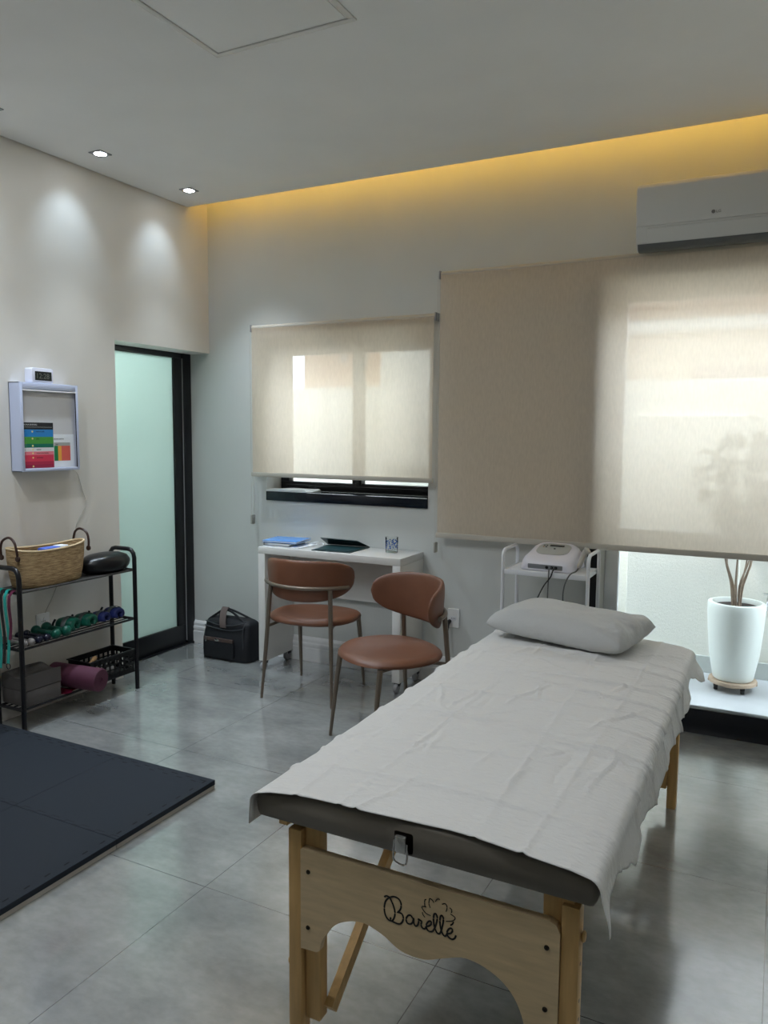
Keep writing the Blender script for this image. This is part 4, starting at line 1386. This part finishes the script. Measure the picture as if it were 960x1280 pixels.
# ankle weights
def cuff(label, y, m, rz=0, s=1.0, z=.423):
    t = thing('ankle_weight', label, 'ankle weight', (-3.392, y, z), rz)
    bm = BM()
    NU, NV = 40, 14
    def f(u, v):
        a = -2.75 + 5.5 * u
        rx, rz_ = .033 * s, .025 * s
        pad = .029 * s * (.8 + .2 * abs(math.sin(u * 4 * PI))) * (1 - abs(2 * u - 1) ** 8) ** .5
        th = 2 * PI * v
        cx = math.copysign(abs(math.cos(th)) ** .6, math.cos(th)); cz = math.copysign(abs(math.sin(th)) ** .6, math.sin(th))
        rr = 1 + cz * pad / .036
        return Vector((cx * .058 * s, math.sin(a) * rx * rr, .040 * s + math.cos(a) * rz_ * rr * 1.0))
    V = [[bm.verts.new(f(i / NU, j / NV)) for j in range(NV)] for i in range(NU + 1)]
    for i in range(NU):
        for j in range(NV):
            bm.faces.new((V[i][j], V[i + 1][j], V[i + 1][(j + 1) % NV], V[i][(j + 1) % NV]))
    bm.faces.new(V[0]); bm.faces.new(V[-1][::-1])
    obj('cuff', bm, m, t, angle=70)
    bm = BM()
    pts = []
    for k in range(18):
        a = -1.9 + 3.8 * k / 17
        pts.append((.004, math.sin(a) * .0600 * s, .040 * s + math.cos(a) * .0465 * s))
    wv = [[bm.verts.new(Vector(p) + Vector((q * .014 * s, 0, 0))) for q in (-1, 1)] + [bm.verts.new(Vector((p[0] + q * .014 * s, p[1] * 1.04, (p[2] - .04 * s) * 1.05 + .04 * s))) for q in (1, -1)] for p in pts]
    for a, b in zip(wv, wv[1:]):
        for k in range(4):
            bm.faces.new((a[k], a[(k + 1) % 4], b[(k + 1) % 4], b[k]))
    bm.faces.new(wv[0][::-1]); bm.faces.new(wv[-1])
    obj('strap', bm, mat('strap_grey', rgb(96, 104, 104), rough=.6), t)
    bm = BM(); tube(bm, catmull([(-.058 * s, -.03, .01), (-.064 * s, -.05, .028), (-.06 * s, -.052, .05), (-.05 * s, -.045, .072)], 5), .006, 8)
    obj('tab', bm, M_plastic_b, t)
    return t
M_cufg = mat('green_nylon', rgb(8, 92, 74), rough=.45, var=.2, vscale=30)
M_cufb = mat('blue_nylon', rgb(28, 42, 104), rough=.45, var=.2, vscale=30)
cuff('green padded ankle weight next to the green dumbbells', 2.898, M_cufg, .25, .92)
cuff('green padded ankle weight next to the blue ones', 3.015, M_cufg, .10, .90)
cuff('blue padded ankle weight next to the green ones', 3.124, M_cufb, .15, .78)
cuff('blue padded ankle weight nearest the far end of the rack', 3.222, M_cufb, .0, .84)

# resistance bands hanging at the near end of the rack
def band(label, x, zt, zb, wdt, m, y=2.5165, sway=0, twist=0):
    bm = BM()
    pts = [(x + sway * math.sin(q * PI) * .5 + sway * q, y - .0105 - .004 * q - .004 * math.sin(q * 7), zt + (zb - zt) * q) for q in [k / 20 for k in range(21)]]
    top = [(x, y + .030, zt + .0125), (x, y + .018, zt + .0145), (x, y + .004, zt + .008)]
    P = top + pts[1:]
    back = [(p[0] + .004, p[1] + .007, p[2]) for p in pts[2:]][::-1]
    wv = []
    for k, p in enumerate(P):
        o_ = (0, -.0012, 0)
        wv.append([bm.verts.new((p[0] + s * wdt / 2, p[1] + e, p[2])) for s, e in ((-1, 0), (1, 0), (1, -.0018), (-1, -.0018))])
    for a, b in zip(wv, wv[1:]):
        for k in range(4):
            bm.faces.new((a[k], a[(k + 1) % 4], b[(k + 1) % 4], b[k]))
    bm.faces.new(wv[0][::-1]); bm.faces.new(wv[-1])
    o = obj('resistance_band', bm, m, None, angle=60)
    return tag(o, label, 'resistance band')
M_teal = mat('teal_rubber', rgb(28, 160, 150), rough=.4)
M_bandb = mat('black_band', rgb(16, 16, 20), rough=.45)
M_burg = mat('burgundy_band', rgb(92, 22, 58), rough=.45)
band('burgundy resistance band hanging from the rack next to its front leg', -3.336, .702, .475, .020, M_burg)
teal_band = band('teal resistance band with a black ring hanging next to the burgundy band', -3.372, .705, .352, .020, M_teal, sway=.015)
band('black resistance band hanging between the two teal ones', -3.4005, .704, .348, .020, M_bandb, sway=.013)
band('wide teal resistance band hanging at the left edge of the rack', -3.436, .704, .322, .038, M_teal, sway=.012)
bm = BM(); tube(bm, [(math.cos(2 * PI * k / 24) * .014, 0, math.sin(2 * PI * k / 24) * .014) for k in range(24)], .0022, 8, closed=True)
rg = obj('ring', bm, M_plastic_b, teal_band, loc=(-3.357, 2.499, .339))

# bottom shelf: foam blocks, roller, crate
M_block = mat('grey_foam_block', rgb(84, 80, 78), rough=.85, bump=.2, bscale=300)
bm = BM(); box(bm, (-.088, -.108, 0), (.088, .108, .080), .006)
tag(obj('foam_block', bm, M_block, None, loc=(-3.400, 2.664, .1155)), 'dark grey foam block at the bottom of the pair on the lowest rack shelf', 'foam block')
bm = BM()
def wave(u, v):
    return Vector((-.088 + .176 * u, -.108 + .216 * v, .070 + .009 * math.sin(u * PI * 2.1 + .4) + .004 * math.sin(v * 3)))
t_ = [[bm.verts.new(wave(i / 16, j / 8)) for j in range(9)] for i in range(17)]
b_ = [[bm.verts.new((wave(i / 16, j / 8).x, wave(i / 16, j / 8).y, .001)) for j in range(9)] for i in range(17)]
for i in range(16):
    for j in range(8):
        bm.faces.new((t_[i][j], t_[i + 1][j], t_[i + 1][j + 1], t_[i][j + 1])); bm.faces.new((b_[i][j], b_[i][j + 1], b_[i + 1][j + 1], b_[i + 1][j]))
for i in range(16):
    bm.faces.new((t_[i + 1][0], t_[i][0], b_[i][0], b_[i + 1][0])); bm.faces.new((t_[i][8], t_[i + 1][8], b_[i + 1][8], b_[i][8]))
for j in range(8):
    bm.faces.new((t_[0][j], t_[0][j + 1], b_[0][j + 1], b_[0][j])); bm.faces.new((t_[16][j + 1], t_[16][j], b_[16][j], b_[16][j + 1]))
tag(obj('foam_block', bm, M_block, None, loc=(-3.400, 2.664, .1965)), 'dark grey foam block with a wavy top, uppermost of the pair on the rack', 'foam block')
M_roll = mat('plum_foam', rgb(82, 38, 58), rough=.7, bump=.1, bscale=250)
p0 = Vector((-3.475, 2.858, .188)); p1 = Vector((-3.165, 2.905, .182))
ln = (p1 - p0).length
bm = BM()
lathe(bm, [(0, 0), (.056, 0), (.0605, .004), (.0615, .01), (.0615, ln - .01), (.0605, ln - .004), (.056, ln), (.012, ln), (.010, ln - .004), (0, ln - .004)], seg=40)
ro = obj('foam_roller', bm, M_roll, None, loc=p0)
ro.rotation_euler = (p1 - p0).to_track_quat('Z', 'Y').to_euler()
tag(ro, 'plum purple foam roller sticking out of the lowest rack shelf', 'foam roller')
bm = BM(); 
def pk(u, v):
    th = 2 * PI * u
    return Vector((math.cos(th) * (.055 + .01 * math.sin(v * 9)) , -.075 + .15 * v, .0045 + .0040 * math.sin(th) * (.7 + .3 * math.sin(v * 14 + u * 8))))
V = [[bm.verts.new(pk(i / 28, j / 16)) for j in range(17)] for i in range(28)]
for i in range(28):
    for j in range(16):
        bm.faces.new((V[i][j], V[(i + 1) % 28][j], V[(i + 1) % 28][j + 1], V[i][j + 1]))
bm.faces.new([V[i][0] for i in range(28)]); bm.faces.new([V[i][16] for i in range(28)][::-1])
tag(obj('plastic_pouch', bm, mat('wine_plastic', rgb(92, 22, 42), rough=.15), None, loc=(-3.365, 2.862, .1135)), 'shiny wine red plastic pouch under the foam roller on the lowest rack shelf', 'pouch')

cr = thing('plastic_crate', 'black slotted plastic crate holding small items at the far end of the lowest rack shelf', 'crate', (-3.385, 3.115, .1155))
cx, cy, chh = .082, .160, .125
bm = BM()
box(bm, (-cx + .008, -cy + .008, 0), (cx - .008, cy - .008, .004), .001)
obj('base', bm, M_plastic_b, cr)
def lattice(a0, a1, axis, pos, nv):
    bm = BM()
    def bb(l0, l1, z0, z1, lean=0):
        if axis == 'X':
            box(bm, (pos - .0016, l0, z0), (pos + .0016, l1, z1))
        else:
            box(bm, (l0, pos - .0016, z0), (l1, pos + .0016, z1))
    for z0, z1 in ((0, .022), (.042, .050), (.070, .078), (.098, .125)):
        bb(a0, a1, z0, z1)
    step = (a1 - a0) / nv
    for k in range(nv + 1):
        c = a0 + step * k
        bb(max(a0, c - .006), min(a1, c + .006), 0, chh)
    return bm
for axis, pos, a0, a1, nv in (('X', cx, -cy, cy, 9), ('X', -cx, -cy, cy, 9), ('Y', -cy, -cx, cx, 5), ('Y', cy, -cx, cx, 5)):
    obj('side', lattice(a0, a1, axis, pos, nv), M_plastic_b, cr, smooth=False)
bm = BM()
for lo, hi in (((-cx - .008, -cy - .008), (cx + .008, -cy + .002)), ((-cx - .008, cy - .002), (cx + .008, cy + .008)), ((-cx - .008, -cy), (-cx + .002, cy)), ((cx - .002, -cy), (cx + .008, cy))):
    box(bm, (*lo, chh - .004), (*hi, chh + .003), .001)
obj('rim', bm, M_plastic_b, cr)
wr = obj('massage_stick', tube(BM(), [(0, 0, -.055), (0, 0, -.045), (0, 0, .0), (0, 0, .04), (0, 0, .05)], [.008, .012, .011, .013, .009], 14), mat('pale_wood_stick', rgb(200, 160, 116), rough=.5), None, loc=(-3.395, 3.045, .205))
wr.rotation_euler = (math.radians(-62), 0, math.radians(10))
tag(wr, 'short pale wooden stick leaning in the black crate', 'stick')
for k, (bx_, by_, r) in enumerate(((-3.375, 3.09, .026), (-3.36, 3.155, .024))):
    bm = BM(); ball(bm, (0, 0, 0), r, 20)
    lathe(bm, [(r * .55, -r * .5), (r * .9, -r * .42), (r * .95, -r * .3)], seg=18)
    tag(obj('massage_ball', bm, mat('grey_ball', rgb(150, 148, 146), rough=.5), None, loc=(bx_, by_, .1205 + r)), ('small grey ball in the black crate beside the wooden stick', 'small grey ball in the middle of the black crate')[k], 'ball')

# ------------------------------------------------------------------ foam mat tiles
MW = .548
def mat_tile(x1, y1, label, edge_x, edge_y, h=MW):
    t = thing('mat_tile', label, 'mat tile', (x1, y1, 0), 0, 'interlocking foam mat tiles')
    g = .0004
    bm = BM(); box(bm, (-MW + g, -h + g, .016), (-g, -g, .037), .0012, 1); obj('top_layer', bm, M_mat, t)
    bm = BM(); box(bm, (-MW + g + .002, -h + g + .002, 0), (-g - .002, -g - .002, .016)); obj('bottom_layer', bm, M_matg, t)
    bm = BM()
    n = 7
    for k in range(n):
        q = -MW + (k + .5) * MW / n
        for off in ((.036,) if True else ()):
            if edge_y:
                box(bm, (q - .018, -.030, .0372), (q + .016, -.0265, .0376)); box(bm, (max(-MW + .002, q - .050), -.052, .0372), (q - .022, -.0485, .0376))
            if edge_x:
                qq = -h + (k + .5) * h / n
                box(bm, (-.032, qq - .011, .0372), (-.026, qq + .011, .0376))
    # toothed joints on the inner edges
    pts = []
    for k in range(15):
        q = -MW + k * MW / 14
        box(bm, (max(-MW + .0015, q - .0008), -h + (.004 if k % 2 else .016), .0372), (min(-.0015, q + .0008), -h + .017, .0375)) 
        if k < 14:
            yv = -h + (.004 if k % 2 == 0 else .0165)
            box(bm, (max(-MW + .0015, q), yv - .0008, .0372), (min(-.0015, q + MW / 14), yv + .0008, .0375))
    obj('joint_pattern', bm, M_matslot, t, smooth=False)
    return t
MX1, MY1 = -2.064, 2.492
txt = {(0, 0): 'black foam mat tile at the far outer corner of the mat, nearest the chairs', (1, 0): 'black foam mat tile in the far row, beside the corner tile', (2, 0): 'black foam mat tile in the far row, in front of the rack',
       (0, 1): 'black foam mat tile on the outer edge, second from the far corner', (1, 1): 'black foam mat tile in the second row, diagonal to the corner tile', (2, 1): 'black foam mat tile in the second row, nearest the left wall',
       (0, 2): 'black foam mat tile on the outer edge, third from the far corner', (1, 2): 'black foam mat tile in the third row, inside the outer edge'}
for (i, j), lb in txt.items():
    if (i, j) in ((2, 1), (1, 2)):
        pass
    mat_tile(MX1 - MW * i, MY1 - MW * j, lb, i == 0, j == 0)

# ------------------------------------------------------------------ wall light box, clock, charts
M_lb = mat('light_box_white', rgb(196, 204, 228), rough=.4)
lb = thing('wall_light_box', 'shallow white wall box with a front frame, holding two coloured charts', 'light box', (XL, 2.872, 1.290))
w2, hh, dp = .182, .456, .085
bm = BM()
box(bm, (0, -w2, 0), (dp - .008, -w2 + .004, hh)); box(bm, (0, w2 - .004, 0), (dp - .008, w2, hh)); box(bm, (0, -w2, 0), (dp - .008, w2, .004)); box(bm, (0, -w2, hh - .004), (dp - .008, w2, hh)); box(bm, (0, -w2, 0), (.004, w2, hh))
obj('case', bm, M_lb, lb)
bm = BM()
for lo, hi in (((-w2, 0), (-w2 + .016, hh)), ((w2 - .016, 0), (w2, hh)), ((-w2 + .016, 0), (w2 - .016, .016)), ((-w2 + .016, hh - .034), (w2 - .016, hh))):
    box(bm, (dp - .010, lo[0], lo[1]), (dp, hi[0], hi[1]), .0015)
obj('front_frame', bm, M_lb, lb)
bm = BM(); box(bm, (dp - .024, -w2 + .004, .006), (dp - .020, w2 - .004, hh - .006)); obj('diffuser', bm, mat('milky_diffuser', rgb(206, 206, 208), rough=.35), lb)
bm = BM(); tube(bm, [(dp - .004, -w2 + .016, hh - .040), (dp - .004, w2 - .014, hh - .040)], .0045, 8); obj('clip_rail', bm, M_base, lb)
bm = BM(); tube(bm, [(dp - .003, w2 - .0165, .008), (dp - .003, w2 - .0165, hh - .04)], .0028, 8); obj('side_strip', bm, M_screw, lb)
Rt = Matrix(((0, 0, 1, 0), (1, 0, 0, 0), (0, 1, 0, 0), (0, 0, 0, 1)))   # text plane onto the wall: x->y, y->z, z->x
def on_wall(y, z, x):
    return Matrix.Translation((x, y, z)) @ Rt
M_ink = mat('chart_ink', rgb(30, 30, 34), rough=.6)
M_inkw = mat('chart_white_ink', rgb(214, 214, 214), rough=.6)
xc = XL + dp - .0195
ch = thing('chart', 'rainbow striped effort scale chart with black header in the wall light box', 'chart', (xc, 2.872 - w2 + .019, 1.307))
cw_, chh_ = .190, .236
bands = [(.200, .236, (24, 24, 28)), (.162, .200, (30, 128, 196)), (.126, .162, (72, 152, 62)), (.106, .126, (10, 112, 90)), (.086, .106, (222, 222, 222)), (.068, .086, (232, 128, 140)), (.034, .068, (214, 56, 84)), (.018, .034, (176, 36, 72)), (0, .018, (148, 28, 62))]
bm = BM(); box(bm, (0, 0, 0), (.001, cw_, chh_)); obj('backing', bm, M_paper, ch, smooth=False)
for z0, z1, c in bands:
    bm = BM(); box(bm, (.001, 0, z0), (.0014, cw_, z1)); obj('stripe', bm, mat('chart_stripe', rgb(*c), rough=.5), ch, smooth=False)
bm = BM(); merge(bm, text_bm('ESCALA DE BORG', .0105, on_wall(.006, .221, .0015))); box(bm, (.0014, .004, .2115), (.0016, cw_ - .006, .2125)); obj('title', bm, M_inkw, ch, smooth=False)
bm = BM()
for z, s in ((.186, 'MUITO LEVE'), (.148, 'LEVE'), (.092, 'MEDIO'), (.073, 'POUCO INTENSO'), (.050, 'INTENSO')):
    merge(bm, text_bm(s, .0095, on_wall(.082, z, .0015)))
    merge(bm, text_bm(str(int(10 - z * 50)), .008, on_wall(.012, z, .0015)))
obj('lettering', bm, M_ink, ch, smooth=False)
bm = BM()
for z in (.188, .152, .115, .095, .076, .053, .008):
    tube(bm, [(.0012, .060, z + .001), (.0017, .060, z + .001)], .005, 14)
obj('face_dot', bm, mat('chart_yellow', rgb(236, 214, 140), rough=.5), ch)
c2 = thing('chart', 'white sheet with a green, orange and red table in the wall light box', 'chart', (xc - .0008, 2.872 - w2 + .204, 1.307))
bm = BM(); box(bm, (0, 0, 0), (.0006, .142, .176)); obj('paper', bm, M_paper, c2, smooth=False)
for y0_, y1_, z0_, z1_, c in ((.009, .034, .034, .114, (28, 128, 74)), (.034, .056, .034, .114, (236, 168, 70)), (.056, .114, .034, .114, (220, 98, 86)), (.009, .114, .114, .132, (168, 170, 168))):
    bm = BM(); box(bm, (.0006, y0_, z0_), (.0010, y1_, z1_)); obj('cell', bm, mat('table_cell', rgb(*c), rough=.5), c2, smooth=False)
bm = BM(); merge(bm, text_bm('ESCALA DE DOR', .0085, on_wall(.010, .148, .0008))); merge(bm, text_bm('DOR', .007, on_wall(.02, .119, .0012))); obj('lettering', bm, M_ink, c2, smooth=False)

ck = thing('digital_clock', 'small white digital clock with dark display on top of the wall light box', 'clock', (XL + .045, 2.872 - w2 + .150, 1.7465))
bm = BM()
prism(bm, rrect(-.066, 0, .066, .078, .012), -.028, .030, 'X', .004)
obj('case', bm, mat('clock_white', rgb(226, 228, 240), rough=.35), ck)
bm = BM(); prism(bm, rrect(-.048, .014, .054, .060, .002), .0295, .0308, 'X'); dsp = obj('display', bm, M_dark, ck, smooth=False)
bm = BM(); merge(bm, text_bm('12:28', .038, Matrix.Translation((.0309, -.044, .024)) @ Rt)); obj('digits', bm, mat('lcd_segment', rgb(104, 108, 98), rough=.4), dsp, smooth=False)

bm = BM()
cpts = [(3.048, 1.292), (3.105, 1.262), (3.135, 1.17), (3.16, 1.095), (3.135, 1.045), (3.088, .98), (3.073, .90), (3.035, .82), (2.985, .73), (2.912, .60), (2.866, .53), (2.838, .478)]
tube(bm, catmull([(XL + .004 + (.012 if k == 0 else 0) + (.006 if k == len(cpts) - 1 else 0), y, z) for k, (y, z) in enumerate(cpts)], 6), .0018, 6)
tag(obj('power_cable', bm, mat('cable_white', rgb(190, 186, 178), rough=.5), None), 'thin pale cable running down the left wall from the light box to the socket', 'cable')

# ------------------------------------------------------------------ light and sky
wd = bpy.data.worlds.new('daylight'); SC.world = wd; wd.use_nodes = True
nt = wd.node_tree
bgn = nt.nodes['Background']
bgn.inputs[0].default_value = (.74, .87, 1, 1)
bgn.inputs[1].default_value = 4.4
sn = bpy.data.lights.new('sun', 'SUN'); sn.energy = 2.0; sn.angle = math.radians(3); sn.color = (1, .99, .98)
so_ = bpy.data.objects.new('sun', sn); COL.objects.link(so_)
so_.rotation_euler = Vector((.12, .27, -.955)).to_track_quat('-Z', 'Y').to_euler()
# ceiling lamp of the passage behind the frosted door
al = bpy.data.lights.new('passage_lamp', 'AREA'); al.energy = 66; al.size = .5; al.color = (.95, 1, .97)
ao = bpy.data.objects.new('passage_lamp', al); COL.objects.link(ao); ao.location = (-4.5, 3.4, 2.58)
# unseen ceiling lamps added out of frame to light bed, floor and left wall
for x, y, e in ((-2.6, 1.7, 7), (-2.6, .7, 5), (-1.05, 1.15, 5), (.7, 1.05, 2.5)):
    al = bpy.data.lights.new('unseen_ceiling_lamp', 'AREA'); al.shape = 'DISK'; al.energy = e; al.size = .14; al.color = (.90, .95, 1)
    ao = bpy.data.objects.new('unseen_ceiling_lamp', al); COL.objects.link(ao); ao.location = (x, y, ZC - .01)

# ------------------------------------------------------------------ camera
cam = bpy.data.cameras.new('camera')
cam.sensor_fit = 'VERTICAL'; cam.sensor_height = 36; cam.lens = 972.0 / 1280 * 36
cam.clip_start = .05
co = bpy.data.objects.new('camera', cam); COL.objects.link(co)
Rw = Matrix(((0.89028304, 0.0524447, -0.45237779), (0.45534518, -0.08606057, 0.88614578), (0.00754176, -0.9949086, -0.1004987)))
Rb = Matrix((Rw.col[0], -Rw.col[1], -Rw.col[2])).transposed().to_4x4()
co.matrix_world = Matrix.Translation((0, 0, 1.5)) @ Rb
SC.camera = co

SC.view_settings.view_transform = 'Standard'
SC.view_settings.look = 'None'
SC.view_settings.exposure = 1.14
SC.view_settings.gamma = 1.0
SC.view_settings.use_curve_mapping = False
SC.cycles.use_denoising = True
SC.cycles.max_bounces = 12
SC.cycles.diffuse_bounces = 6
SC.cycles.transparent_max_bounces = 16
SC.cycles.sample_clamp_indirect = 8
